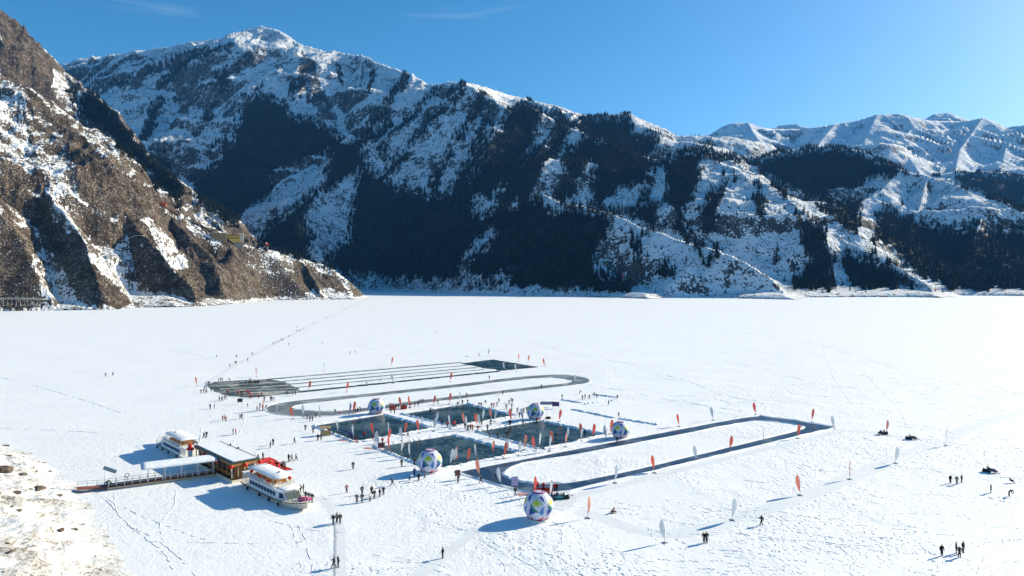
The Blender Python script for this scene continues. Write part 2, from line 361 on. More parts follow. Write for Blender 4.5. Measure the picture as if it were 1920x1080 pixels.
# ---------------------------------------------------------------- mountain material
def terrain_mat(name, rock_a, rock_b, speck=0.5, steep=0.62, scale=1.0, sk=1.0, zs=.45, brk=.24, fl=.35):
    m, nt, b = newmat(name); L = nt.links
    geo = N(nt, 'NewGeometry'); pos = geo.outputs['Position']; sep = N(nt, 'SeparateXYZ'); L.new(geo.outputs['Normal'], sep.inputs[0])
    at = N(nt, 'Attribute', attribute_name='forest').outputs['Fac']; br = N(nt, 'Attribute', attribute_name='bare').outputs['Fac']
    tall = mulv(nt, pos, (1, 1, zs))
    big = noise(nt, tall, 0.008 * scale, 4, 0.55); mid = noise(nt, tall, 0.04 * scale, 4, 0.65); fin = noise(nt, tall, 0.16 * scale, 3, 0.7)
    # rock where steep, where the slope is bare, and in scattered shrubs
    st = ramp(nt, sep.outputs[2], steep + .12, steep - .18)
    a = mth(nt, 'MULTIPLY_ADD', st, 0.34, mth(nt, 'MULTIPLY', br, brk))
    a = mth(nt, 'ADD', a, mth(nt, 'MULTIPLY_ADD', mid, 0.9, mth(nt, 'MULTIPLY', fin, 1.05)))
    a = mth(nt, 'MULTIPLY_ADD', big, 0.34, a)
    rk = ramp(nt, a, 1.37 - .1 * speck, 1.47 - .1 * speck)
    spk = ramp(nt, mth(nt, 'MULTIPLY_ADD', mid, 0.6, fin), 0.84, 0.91)
    patch = ramp(nt, noise(nt, pos, 0.006 * scale, 3, .5), .42, .58, .15, 1)
    rk = mth(nt, 'MAXIMUM', rk, mth(nt, 'MULTIPLY', mth(nt, 'MULTIPLY', spk, patch), sk * .9))
    fleck = ramp(nt, noise(nt, mulv(nt, pos, (1, 1, 1.6)), 0.30 * scale, 2, .6), .60, .68)
    fleck = mth(nt, 'MULTIPLY', fleck, ramp(nt, mid, .42, .56))
    rk = mth(nt, 'MULTIPLY', rk, mth(nt, 'MULTIPLY_ADD', fleck, -fl, 1.0))
    rcol = mixc(nt, ramp(nt, noise(nt, pos, 0.02 * scale, 5, .7), .35, .65), rock_a, rock_b)
    rcol = mixc(nt, ramp(nt, fin, .40, .60), mixc(nt, .7, rcol, (0.02, 0.018, 0.016)), rcol)
    col = mixc(nt, rk, SNOW, rcol)
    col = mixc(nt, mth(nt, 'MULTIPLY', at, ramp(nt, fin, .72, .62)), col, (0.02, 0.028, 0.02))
    L.new(col, b.inputs['Base Color']); b.inputs['Roughness'].default_value = 0.85; b.inputs['Specular IOR Level'].default_value = 0.1
    bn = N(nt, 'Bump'); bn.inputs['Strength'].default_value = 0.9; bn.inputs['Distance'].default_value = 5.0 / scale
    L.new(mth(nt, 'MULTIPLY_ADD', mid, 2.0, fin), bn.inputs['Height']); L.new(bn.outputs[0], b.inputs['Normal'])
    return m
m_mtn = terrain_mat('snowy_rock', (0.042, 0.038, 0.037), (0.10, 0.085, 0.075), 1.15, .64, 1.0, 1.0, .7)
m_hill = terrain_mat('brown_rock', (0.055, 0.040, 0.030), (0.15, 0.108, 0.072), 1.5, 0.68, 1.6, 1.1, 1.0, .42, .85)
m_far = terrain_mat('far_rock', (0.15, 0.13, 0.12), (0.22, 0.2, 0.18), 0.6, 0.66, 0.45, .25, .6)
for T, mt in ((TM, m_mtn), (TL, m_hill), (TF, m_far)):
    o = link(T['name'], T['me'], mats=[mt]); tag(o, kind='structure'); T['obj'] = o
# ================================================================ conifers
m_needle = None
def conifer_mat():
    m, nt, b = newmat('spruce_needles'); L = nt.links
    pos = N(nt, 'NewGeometry').outputs['Position']
    oi = N(nt, 'ObjectInfo').outputs['Random']
    c = mixc(nt, ramp(nt, noise(nt, pos, 0.35, 3, .6), .3, .7), (0.004, 0.008, 0.010), (0.012, 0.019, 0.017))
    c = mixc(nt, mth(nt, 'MULTIPLY', oi, 0.35), c, (0.022, 0.026, 0.018))
    L.new(c, b.inputs['Base Color']); b.inputs['Roughness'].default_value = .9; b.inputs['Specular IOR Level'].default_value = .05
    return m
m_needle = conifer_mat()
m_bark = flat('spruce_bark', (0.07, 0.05, 0.035), .9, .1)
def conifer_crown(rnd, tiers, seg, h=1.0, w=0.2):
    """unit height crown: drooping jagged whorls of boughs around a spire"""
    bm = bmesh.new()
    for k in range(tiers):
        f = k / tiers
        z0 = 0.07 + f * 0.86; r = w * (1 - f) ** 0.9 + 0.012
        top = bm.verts.new((rnd.uniform(-.004, .004), rnd.uniform(-.004, .004), min(1.0, z0 + 0.20 * (1 - f * .45))))
        ring = []; a0 = rnd.random() * 6.28
        for s in range(seg * 2):
            a = a0 + math.pi * s / seg
            rr = r * (rnd.uniform(.85, 1.2) if s % 2 == 0 else rnd.uniform(.42, .62))
            zz = z0 - (0.035 if s % 2 == 0 else -0.02) * (1 - f) + rnd.uniform(-.008, .008)
            ring.append(bm.verts.new((rr * math.cos(a), rr * math.sin(a), zz)))
        for s in range(seg * 2):
            bm.faces.new((ring[s], ring[(s + 1) % (seg * 2)], top))
    me = bpy.data.meshes.new('crown'); bm.to_mesh(me); bm.free(); me.materials.append(m_needle); return me
def trunk_mesh():
    bm = bmesh.new()
    bmesh.ops.create_cone(bm, segments=7, radius1=.018, radius2=.003, depth=0.92, cap_ends=True)
    bmesh.ops.translate(bm, verts=bm.verts, vec=(0, 0, .45))
    rnd = random.Random(3)
    for k in range(14):                       # limbs
        z = .12 + k * .055; a = k * 2.4; l = .15 * (1 - z) + .01
        v = [bm.verts.new((0, 0, z)), bm.verts.new((0, 0, z + .012)), bm.verts.new((l * math.cos(a), l * math.sin(a), z - .02))]
        bm.faces.new(v)
    me = bpy.data.meshes.new('trunk'); bm.to_mesh(me); bm.free(); me.materials.append(m_bark); return me
rnd = random.Random(5)
fine_crowns = [conifer_crown(rnd, 9, 7, w=.17 + .03 * k) for k in range(3)]
trunk_me = trunk_mesh()
rng = np.random.default_rng(4)
def scatter(T, n, dens_fn):
    """candidate trees, uniform over the ground"""
    rows = T['rows']; cols = T['cols']
    dr = np.gradient(rows); w = dr * rows; w = w / w.sum()
    r = rng.choice(len(rows) - 2, n, p=(w[:-2] / w[:-2].sum())); c = rng.integers(0, len(cols) - 2, n)
    fr = rng.random(n); fc = rng.random(n)
    def bil(A): return (A[r, c] * (1 - fc) + A[r, c + 1] * fc) * (1 - fr) + (A[r + 1, c] * (1 - fc) + A[r + 1, c + 1] * fc) * fr
    d = rows[r] * (1 - fr) + rows[r + 1] * fr; u = cols[c] * (1 - fc) + cols[c + 1] * fc
    z = bil(T['H']); x = (u - 960) / F * d
    px = u; py = HZ - (z - CAMH) * F / d
    vis = T['vis'][r, c] | T['vis'][r + 1, c] | T['vis'][np.maximum(r - 1, 0), c]
    slope = np.abs(T['H'][r + 1, c] - T['H'][r, c]) / dr[r]
    return x, d, z, px, py, vis, slope
trees = []
for T, n in ((TM, 380000), (TL, 110000)):
    x, y, z, px, py, vis, sl = scatter(T, n, None)
    f = forest_at(px, py)
    f = np.where(f > .5, f, np.where((py > 200) & (T is TM), 0.005 + .03 * (fbm(x / 80, y / 80, 2, 7) > .62), f * .3 if T is TM else 0))
    ok = (rng.random(n) < f) & (z > (np.where(x > 150, 9, 22) if T is TM else 60))
    h = rng.uniform(16, 33, n) * np.where(f > .5, 1, .75)
    if T is TL: h *= .62
    for i in np.nonzero(ok)[0]: trees.append((x[i], y[i], z[i], px[i], py[i], vis[i], h[i]))
tr = np.array(trees, dtype=float)
# keep hidden ones thin, they only matter from another viewpoint
keep = (tr[:, 5] > .5) | (rng.random(len(tr)) < .5)
tr = tr[keep]
infr = (tr[:, 3] > 5) & (tr[:, 3] < 1915) & (tr[:, 5] > .5)
size = np.where(infr, tr[:, 6] * F / tr[:, 1], 0)
order = np.argsort(-size); big = order[:295]; rest = order[295:]
print('trees', len(tr))
def tree_where(px, py, d, h):
    a, g_ = tree_zone(px, py)
    hh = 'tall' if h > 27 else 'medium' if h > 20 else 'short'
    lo = a[0]; hi = a[1]; k = int(11 * (px - lo) / (hi - lo + 1e-6)); k = max(0, min(10, k))
    tz = 'high on' if py < a[3] - 25 else 'midway up' if py < a[3] + 12 else 'low on'
    w_ = ('leftmost', 'second leftmost', 'third leftmost', 'fourth leftmost', 'left central', 'central', 'right central', 'fourth rightmost', 'third rightmost', 'second rightmost', 'rightmost')[k]
    return f'{hh} dark spruce in the {w_} part, {tz} the {a[2]}', g_
def tree_zone(px, py):
    if px < 420: return (150, 420, 'band on the left hill', 290), 'spruces on the left hill'
    if px < 1180: return (560, 1180, 'front forest', 505), 'spruces of the front forest'
    if px < 1480: return (1180, 1480, 'snowy headland slope', 480), 'spruces on the snowy headland'
    return (1480, 1920, 'right ridge above the lake', 480), 'spruces on the right ridge'
def tree_where_old(px, py, d):
    if px < 420: return 'dark spruce below the crag on the left rocky hill', 'spruces on the left hill'
    if py > 500 and px < 1300: return 'dark spruce near the shore at the foot of the front forest', 'spruces along the far shore'
    if px < 1160: return 'dark spruce standing in the shaded forest of the front ridge', 'spruces of the front forest'
    if px < 1480: return 'dark spruce on the snowy headland slope in the middle', 'spruces on the snowy headland'
    return 'dark spruce on the snowy ridge descending to the lake at right', 'spruces on the right ridge'
proto = None
for k, i in enumerate(big):
    x, y, z, px, py, _, h = tr[i]
    t = empty('spruce_tree', (x, y, z - .6), rng.random() * 6.28); t.scale = (h, h, h)
    lb, gp = tree_where(px, py, y, h); tag(t, lb, 'tree', gp)
    link('crown', fine_crowns[k % 3], t); link('trunk', trunk_me, t)
def gn_scatter(name, pts, scales, protos, label=None):
    """one object that instances small tree meshes on its points"""
    me = bpy.data.meshes.new(name); me.vertices.add(len(pts)); me.vertices.foreach_set('co', np.asarray(pts, np.float32).reshape(-1))
    a = me.attributes.new('sc', 'FLOAT_VECTOR', 'POINT'); a.data.foreach_set('vector', np.asarray(scales, np.float32).reshape(-1))
    a = me.attributes.new('rot', 'FLOAT', 'POINT'); a.data.foreach_set('value', rng.random(len(pts)).astype(np.float32) * 6.28)
    a = me.attributes.new('pick', 'INT', 'POINT'); a.data.foreach_set('value', rng.integers(0, len(protos), len(pts)).astype(np.int32))
    me.update()
    o = link(name, me)
    ng = bpy.data.node_groups.new(name, 'GeometryNodeTree')
    ng.interface.new_socket('Geometry', in_out='INPUT', socket_type='NodeSocketGeometry'); ng.interface.new_socket('Geometry', in_out='OUTPUT', socket_type='NodeSocketGeometry')
    gi = ng.nodes.new('NodeGroupInput'); go = ng.nodes.new('NodeGroupOutput')
    join = ng.nodes.new('GeometryNodeJoinGeometry')
    def attr(nm, ty):
        n = ng.nodes.new('GeometryNodeInputNamedAttribute'); n.data_type = ty; n.inputs[0].default_value = nm; return n.outputs[0]
    for k, pm in enumerate(protos):
        po = bpy.data.objects.new(name + '_source', pm)       # not linked to the scene
        oi = ng.nodes.new('GeometryNodeObjectInfo'); oi.inputs[0].default_value = po
        ip = ng.nodes.new('GeometryNodeInstanceOnPoints')
        cmpn = ng.nodes.new('FunctionNodeCompare'); cmpn.data_type = 'INT'; cmpn.operation = 'EQUAL'
        ng.links.new(attr('pick', 'INT'), cmpn.inputs[2]); cmpn.inputs[3].default_value = k
        cx = ng.nodes.new('ShaderNodeCombineXYZ'); ng.links.new(attr('rot', 'FLOAT'), cx.inputs[2])
        ng.links.new(gi.outputs[0], ip.inputs['Points']); ng.links.new(cmpn.outputs[0], ip.inputs['Selection'])
        ng.links.new(oi.outputs['Geometry'], ip.inputs['Instance']); ng.links.new(cx.outputs[0], ip.inputs['Rotation']); ng.links.new(attr('sc', 'FLOAT_VECTOR'), ip.inputs['Scale'])
        ng.links.new(ip.outputs[0], join.inputs[0])
    ng.links.new(join.outputs[0], go.inputs[0])
    md = o.modifiers.new('scatter', 'NODES'); md.node_group = ng
    tag(o, kind='stuff')
    if label: o['label'] = label
    return o
low_crowns = [conifer_crown(rnd, 4, 4, w=.2), conifer_crown(rnd, 4, 4, w=.25), conifer_crown(rnd, 5, 4, w=.22)]
p = tr[rest]; s = np.stack([p[:, 6]] * 3, -1)
gn_scatter('forest', np.stack([p[:, 0], p[:, 1], p[:, 2] - .8], -1), s, low_crowns, 'dark spruce forest covering the shaded mountain slopes')
# ================================================================ frozen lake
def snow_mat(name, base=SNOW, tramp=1.0):
    m, nt, b = newmat(name); L = nt.links
    pos = N(nt, 'NewGeometry').outputs['Position']
    b1 = noise(nt, pos, 0.05, 4, .6); b2 = noise(nt, pos, 0.6, 4, .7, .5); b3 = noise(nt, pos, 2.6, 3, .7)
    c = mixc(nt, ramp(nt, b1, .35, .65), tuple(v * .97 for v in base), base)
    L.new(c, b.inputs['Base Color']); b.inputs['Roughness'].default_value = .6; b.inputs['Specular IOR Level'].default_value = .25
    bn = N(nt, 'Bump'); bn.inputs['Strength'].default_value = 1; bn.inputs['Distance'].default_value = .19 * tramp
    hh = mth(nt, 'MULTIPLY_ADD', b3, .55, mth(nt, 'MULTIPLY', b2, 1.0))
    vo = N(nt, 'TexVoronoi', feature='SMOOTH_F1'); vo.inputs['Scale'].default_value = 1.1; L.new(pos, vo.inputs['Vector'])
    sx = N(nt, 'SeparateXYZ'); L.new(pos, sx.inputs[0])
    tm = mth(nt, 'MULTIPLY', ramp(nt, noise(nt, pos, 0.03, 4, .65), .42, .58), mth(nt, 'MULTIPLY', ramp(nt, sx.outputs[0], -42, -24, .12, 1), ramp(nt, sx.outputs[1], 380, 150, .12, 1)))
    hh = mth(nt, 'ADD', hh, mth(nt, 'MULTIPLY', ramp(nt, vo.outputs[0], .0, .38), mth(nt, 'MULTIPLY', tm, 1.1)))
    hh = mth(nt, 'MULTIPLY', hh, ramp(nt, noise(nt, pos, 0.018, 3, .6), .35, .6, .35, 1))
    L.new(hh, bn.inputs['Height']); L.new(bn.outputs[0], b.inputs['Normal'])
    return m
m_snow = snow_mat('lake_snow')
bm = bmesh.new()
vs = [bm.verts.new(p) for p in ((-9000, -400, 0), (12000, -400, 0), (12000, 14000, 0), (-9000, 14000, 0))]
bm.faces.new(vs); me = bpy.data.meshes.new('frozen_lake'); bm.to_mesh(me); bm.free()
tag(link('frozen_lake', me, mats=[m_snow]), kind='structure')
# ================================================================ mesh builder
class MB:
    """collects boxes, bars, tubes and sheets; build() links them as one mesh object"""
    def __init__(s): s.bm = bmesh.new()
    def box(s, c, d, rz=0.0, rot=None, bevel=0.0):
        r = bmesh.ops.create_cube(s.bm, size=1); v = r['verts']
        M = Matrix.Translation(c) @ (rot if rot is not None else Matrix.Rotation(rz, 4, 'Z')) @ Matrix.Diagonal((*d, 1))
        bmesh.ops.transform(s.bm, matrix=M, verts=v)
        if bevel: bmesh.ops.bevel(s.bm, geom=list({e for w in v for e in w.link_edges}), offset=bevel, segments=2, affect='EDGES')
        return s
    def bar(s, a, b, r, r2=None, seg=6):
        a = Vector(a); b = Vector(b); L = (b - a).length
        M = Matrix.Translation((a + b) / 2) @ (b - a).to_track_quat('Z', 'Y').to_matrix().to_4x4()
        bmesh.ops.create_cone(s.bm, segments=seg, radius1=r, radius2=r if r2 is None else r2, depth=L, cap_ends=True, matrix=M); return s
    def ball(s, c, r, sc=(1, 1, 1), sub=2):
        M = Matrix.Translation(c) @ Matrix.Diagonal((sc[0], sc[1], sc[2], 1))
        bmesh.ops.create_icosphere(s.bm, subdivisions=sub, radius=r, matrix=M); return s
    def ring(s, c, R_, r, axis='Y', seg=14, rot=None):
        vs = []
        for i in range(seg):
            a = i * 2 * math.pi / seg; row = []
            for j in range(6):
                b = j * 2 * math.pi / 6; q = R_ + r * math.cos(b)
                p = Vector((q * math.cos(a), r * math.sin(b), q * math.sin(a)))
                if axis == 'Z': p = Vector((p.x, p.z, p.y))
                if axis == 'X': p = Vector((p.y, p.x, p.z))
                if rot is not None: p = rot @ p
                row.append(s.bm.verts.new(p + Vector(c)))
            vs.append(row)
        for i in range(seg):
            for j in range(6): s.bm.faces.new((vs[i][j], vs[(i + 1) % seg][j], vs[(i + 1) % seg][(j + 1) % 6], vs[i][(j + 1) % 6]))
        return s
    def loft(s, secs, cap=True):
        rows = [[s.bm.verts.new(p) for p in q] for q in secs]
        for a, b in zip(rows[:-1], rows[1:]):
            n = len(a)
            for i in range(n): s.bm.faces.new((a[i], a[(i + 1) % n], b[(i + 1) % n], b[i]))
        if cap: s.bm.faces.new(rows[0][::-1]); s.bm.faces.new(rows[-1])
        return s
    def poly(s, pts): s.bm.faces.new([s.bm.verts.new(p) for p in pts]); return s
    def prism(s, pts, z0, z1):
        n = len(pts); a = [s.bm.verts.new((p[0], p[1], z0)) for p in pts]; b = [s.bm.verts.new((p[0], p[1], z1)) for p in pts]
        s.bm.faces.new(a[::-1]); s.bm.faces.new(b)
        for i in range(n): s.bm.faces.new((a[i], a[(i + 1) % n], b[(i + 1) % n], b[i]))
        return s
    def mesh(s, name, smooth=False):
        bmesh.ops.recalc_face_normals(s.bm, faces=s.bm.faces)
        me = bpy.data.meshes.new(name); s.bm.to_mesh(me); s.bm.free()
        if smooth: me.polygons.foreach_set('use_smooth', [True] * len(me.polygons))
        return me
    def build(s, name, mat, parent=None, smooth=False):
        return link(name, s.mesh(name, smooth), parent, [mat])
def smooth_line(pts, n=8, closed=False):
    """Catmull-Rom through the points"""
    out = []; m = len(pts); rngn = m if closed else m - 1
    for i in range(rngn):
        g = (lambda k: pts[k % m]) if closed else (lambda k: pts[min(max(k, 0), m - 1)])
        p0, p1, p2, p3 = (Vector(g(i + k - 1)) for k in range(4))
        for j in range(n):
            t = j / n
            out.append(.5 * ((2 * p1) + (p2 - p0) * t + (2 * p0 - 5 * p1 + 4 * p2 - p3) * t * t + (3 * p1 - p0 - 3 * p2 + p3) * t ** 3))
    if not closed: out.append(Vector(pts[-1]))
    return out
# ================================================================ ice
def ice_mat(name, dark, frost, amt, rough, scr=1.0):
    m, nt, b = newmat(name); L = nt.links
    pos = N(nt, 'NewGeometry').outputs['Position']
    a = noise(nt, pos, 0.12, 4, .65, .6); f = noise(nt, pos, 0.9, 4, .7)
    v = N(nt, 'TexVoronoi', feature='DISTANCE_TO_EDGE'); v.inputs['Scale'].default_value = .11
    wv = N(nt, 'VectorMath', operation='ADD'); L.new(pos, wv.inputs[0])
    wn_ = N(nt, 'TexNoise'); wn_.inputs['Scale'].default_value = .25; L.new(pos, wn_.inputs['Vector'])
    sc_ = N(nt, 'VectorMath', operation='SCALE'); L.new(wn_.outputs['Color'], sc_.inputs[0]); sc_.inputs['Scale'].default_value = 7
    L.new(sc_.outputs[0], wv.inputs[1]); L.new(wv.outputs[0], v.inputs['Vector'])
    crack = ramp(nt, v.outputs[0], 0.02, 0.0)
    s1 = noise(nt, mulv(nt, pos, (.5, 2.4, 1)), 1.1, 3, .7, 1.5); s2 = noise(nt, mulv(nt, pos, (2.2, .4, 1)), 1.0, 3, .7, 1.5)
    skate = mth(nt, 'MAXIMUM', ramp(nt, s1, .60, .72), ramp(nt, s2, .62, .74))
    fr = mth(nt, 'MULTIPLY', ramp(nt, mth(nt, 'ADD', a, mth(nt, 'MULTIPLY', f, .35)), .62, .86), amt)
    fr = mth(nt, 'MAXIMUM', fr, mth(nt, 'MULTIPLY', skate, .22 * scr)); fr = mth(nt, 'MAXIMUM', fr, mth(nt, 'MULTIPLY', crack, .32 * scr))
    L.new(mixc(nt, fr, dark, frost), b.inputs['Base Color'])
    L.new(mth(nt, 'MULTIPLY_ADD', fr, .5, rough), b.inputs['Roughness']); b.inputs['Specular IOR Level'].default_value = .22
    bn = N(nt, 'Bump'); bn.inputs['Strength'].default_value = .25; bn.inputs['Distance'].default_value = .03
    L.new(f, bn.inputs['Height']); L.new(bn.outputs[0], b.inputs['Normal'])
    return m
m_ice = ice_mat('dark_rink_ice', (0.008, 0.034, 0.050), (0.34, 0.46, 0.48), .22, .25)
m_ice2 = ice_mat('blue_track_ice', (0.014, 0.040, 0.085), (0.30, 0.38, 0.48), .35, .28, .5)
m_ice3 = ice_mat('grey_track_ice', (0.15, 0.17, 0.18), (0.50, 0.54, 0.56), .6, .4, .5)
m_ice4 = ice_mat('start_ice', (0.055, 0.08, 0.09), (0.42, 0.44, 0.40), .8, .35)
RINKS = [
 ('leftmost', [(592,798),(716,778),(808,803),(668,828)]), ('back', [(757,776),(872,758),(962,780),(852,798)]),
 ('right', [(897,809),(1010,789),(1128,815),(1016,841)]), ('front', [(706,838),(846,816),(970,849),(818,880)])]
def sheet(name, pts, mat, z):
    bm = bmesh.new(); vs = [bm.verts.new((p[0], p[1], z)) for p in pts]; f = bm.faces.new(vs)
    bmesh.ops.triangulate(bm, faces=[f]); bmesh.ops.recalc_face_normals(bm, faces=bm.faces)
    if bm.faces[:][0].normal.z < 0: bmesh.ops.reverse_faces(bm, faces=bm.faces)
    me = bpy.data.meshes.new(name); bm.to_mesh(me); bm.free(); o = link(name, me, mats=[mat]); tag(o, kind='structure'); return o
def ragged(pts, amp, step=1.0):
    """an edge with small irregularities, in metres"""
    out = []; n = len(pts)
    for i in range(n):
        a = Vector(pts[i][:2]); b = Vector(pts[(i + 1) % n][:2]); L = (b - a).length; k = max(1, int(L / step))
        nr = Vector(((b - a).y, -(b - a).x)).normalized()
        for j in range(k): out.append(tuple(a + (b - a) * (j / k) + nr * random.uniform(-amp, amp)))
    return out
rink_w = []
for nm, q in RINKS:
    w = [G(*p) for p in q]; rink_w.append(w)
    sheet('ice_rink', ragged(w, .12), m_ice, 0.012)
def ring_sheet(name, outer, inner, mat, z, n=160):
    """a band between two closed curves"""
    o = smooth_line([G(*p) for p in outer], 6, True); i_ = smooth_line([G(*p) for p in inner], 6, True)
    cen = sum(i_, Vector()) / len(i_)
    # the band runs along one long axis: match the curves by angle in a stretched frame
    ax = (G(*outer[0]) - G(*outer[len(outer) // 2])); ax = Vector((ax.x, ax.y)).normalized(); L = 0; Wd = 0
    for p in i_:
        q = Vector((p.x - cen.x, p.y - cen.y)); L = max(L, abs(q.dot(ax))); Wd = max(Wd, abs(q.dot(Vector((-ax.y, ax.x)))))
    def at(curve, th):
        best = None
        k = [math.atan2((Vector((p.x - cen.x, p.y - cen.y)).dot(Vector((-ax.y, ax.x)))) / Wd, (Vector((p.x - cen.x, p.y - cen.y)).dot(ax)) / L) for p in curve]
        m = len(curve)
        for a in range(m):
            d0 = (k[a] - th + math.pi) % (2 * math.pi) - math.pi; d1 = (k[(a + 1) % m] - th + math.pi) % (2 * math.pi) - math.pi
            if d0 * d1 <= 0 and abs(d0) < 1 and abs(d1) < 1:
                t = d0 / (d0 - d1) if d0 != d1 else 0
                return curve[a].lerp(curve[(a + 1) % m], t)
        return min(curve, key=lambda p: abs((k[curve.index(p)] - th + math.pi) % (2 * math.pi) - math.pi))
    bm = bmesh.new(); A = []; B = []
    for s in range(n):
        th = -math.pi + 2 * math.pi * s / n
        p = at(o, th); q = at(i_, th); dv = (p - q).normalized()
        p = p + dv * random.uniform(-.1, .1); q = q + dv * random.uniform(-.1, .1)
        A.append(bm.verts.new((p.x, p.y, z))); B.append(bm.verts.new((q.x, q.y, z)))
    for s in range(n):
        bm.faces.new((A[s], A[(s + 1) % n], B[(s + 1) % n], B[s]))
    bmesh.ops.recalc_face_normals(bm, faces=bm.faces)
    if sum(f.normal.z for f in bm.faces) < 0: bmesh.ops.reverse_faces(bm, faces=bm.faces)
    me = bpy.data.meshes.new(name); bm.to_mesh(me); bm.free(); ob = link(name, me, mats=[mat]); tag(ob, kind='structure'); return ob
T2O = [(860,885),(1010,856),(1140,831),(1270,806),(1390,784),(1425,780),(1490,789),(1565,801),(1500,816),(1400,840),(1300,864),(1200,888),(1120,906),(1065,920),(1010,926),(940,909)]
T2I = [(942,887),(975,869),(1060,855),(1200,829),(1350,800),(1400,791),(1440,789),(1490,795),(1510,801),(1490,809),(1400,831),(1300,855),(1200,879),(1120,896),(1060,906),(1000,907),(960,900)]
def loop_sheet(name, outer, inner, mat, z):
    """outer polygon with a hole, filled"""
    bm = bmesh.new(); es = []
    for c in (outer, inner):
        vs = [bm.verts.new((p[0], p[1], z)) for p in c]
        es += [bm.edges.new((vs[i], vs[(i + 1) % len(vs)])) for i in range(len(vs))]
    bmesh.ops.triangle_fill(bm, use_beauty=True, use_dissolve=False, edges=es)
    ii = [Vector((p[0], p[1])) for p in inner]
    kill = []
    for f in bm.faces:
        c = f.calc_center_median()
        if inpoly(np.array([c.x]), np.array([c.y]), [tuple(p) for p in ii])[0]: kill.append(f)
    bmesh.ops.delete(bm, geom=kill, context='FACES')
    bmesh.ops.recalc_face_normals(bm, faces=bm.faces)
    if sum(f.normal.z for f in bm.faces) < 0: bmesh.ops.reverse_faces(bm, faces=bm.faces)
    me = bpy.data.meshes.new(name); bm.to_mesh(me); bm.free(); ob = link(name, me, mats=[mat]); tag(ob, kind='structure'); return ob
def curve_w(pts, amp=.08, n=5): return [(p.x + random.uniform(-amp, amp), p.y + random.uniform(-amp, amp)) for p in smooth_line([G(*q) for q in pts], n, True)]
def corner_w(pts, amp=.1): return ragged([G(*p) for p in pts], amp, 2.0)
T1O = [(500,768),(512,759),(560,751),(700,737),(850,721),(960,708),(1010,704),(1055,703),(1092,708),(1104,714),(1090,720),(1000,731),(850,749),(760,761),(690,771),(620,779),(560,780),(520,776)]
T1I = [(545,764),(575,757),(700,743),(850,727),(960,714),(1010,709),(1050,709),(1072,714),(1055,719),(1000,725),(850,743),(760,754),(690,764),(630,771),(585,771),(556,768)]
loop_sheet('speed_track_ice', corner_w(T2O), curve_w(T2I), m_ice2, 0.012)
loop_sheet('oval_track_ice', curve_w(T1O), curve_w(T1I), m_ice3, 0.012)
START = [(388,722),(402,716),(450,713),(500,711),(535,716),(560,728),(566,736),(530,740),(500,743),(468,746),(430,743),(404,735)]
sheet('start_area_ice', ragged([G(*p) for p in START], .5, 2.5), m_ice4, 0.012)
END = [(862,681.5),(925,674),(1012,688.5),(936,695.5),(928,692.5),(905,690.5),(888,686)]
sheet('finish_area_ice', ragged([G(*p) for p in END], .5, 3), m_ice, 0.012)
def strip(pts, w, z=0.008, jit=0.0, bm=None, w1=None, crown=0.0, uneven=0.0):
    """ribbon along a world polyline"""
    own = bm is None; bm = bm or bmesh.new(); prev = None; n = len(pts)
    for i, p in enumerate(pts):
        t = (pts[min(i + 1, n - 1)] - pts[max(i - 1, 0)]); nr = Vector((-t.y, t.x)).normalized()
        ww = (w if w1 is None else w + (w1 - w) * i / (n - 1)) * (1 + uneven * random.uniform(-1, 1)); p2 = Vector((p.x, p.y)) + nr * random.uniform(-jit, jit)
        a = bm.verts.new((p2.x + nr.x * ww / 2, p2.y + nr.y * ww / 2, z)); b = bm.verts.new((p2.x - nr.x * ww / 2, p2.y - nr.y * ww / 2, z))
        row = [a, b]
        if crown: row = [a, bm.verts.new((p2.x, p2.y, z + crown * random.uniform(.6, 1.3))), b]
        if prev:
            for j in range(len(row) - 1): bm.faces.new((prev[j], row[j], row[j + 1], prev[j + 1]))
        prev = row
    return bm
def strip_obj(name, bm, mat, kind='structure', smooth=False):
    bmesh.ops.recalc_face_normals(bm, faces=bm.faces)
    if sum(f.normal.z for f in bm.faces) < 0: bmesh.ops.reverse_faces(bm, faces=bm.faces)
    me = bpy.data.meshes.new(name); bm.to_mesh(me); bm.free()
    o = link(name, me, mats=[mat]); tag(o, kind=kind); return o
def seg_line(a, b, n): return [a.lerp(b, i / n) for i in range(n + 1)]
for k, (a, b, w, mt) in enumerate([((500,711.5),(866,679.5),3.6,m_ice3),((512,716.8),(880,684.5),2.6,m_ice3),((520,722.5),(895,689),2.8,m_ice3),((545,727.5),(908,692.8),2.2,m_ice3),((560,735),(936,696),3.6,m_ice)]):
    strip_obj('sprint_lane_ice', strip(seg_line(G(*a), G(*b), 60), w, .010, .12, uneven=.2), mt)
m_line = flat('pale_line', (.62, .56, .45), .6, .2, .2)
bm = bmesh.new()
for a, b, w in (((408,719),(500,713),.9),((404,724),(520,716.5),1.0),((412,729.5),(540,722.5),1.1),((420,732.5),(555,728),.8),((440,737.5),(560,733),1.2),((445,741),(520,738.5),.8),((415,733),(470,731),.6)):
    strip(seg_line(G(*a), G(*b), 24), w, .018, .25, bm, uneven=.6)
strip_obj('start_line', bm, m_line)
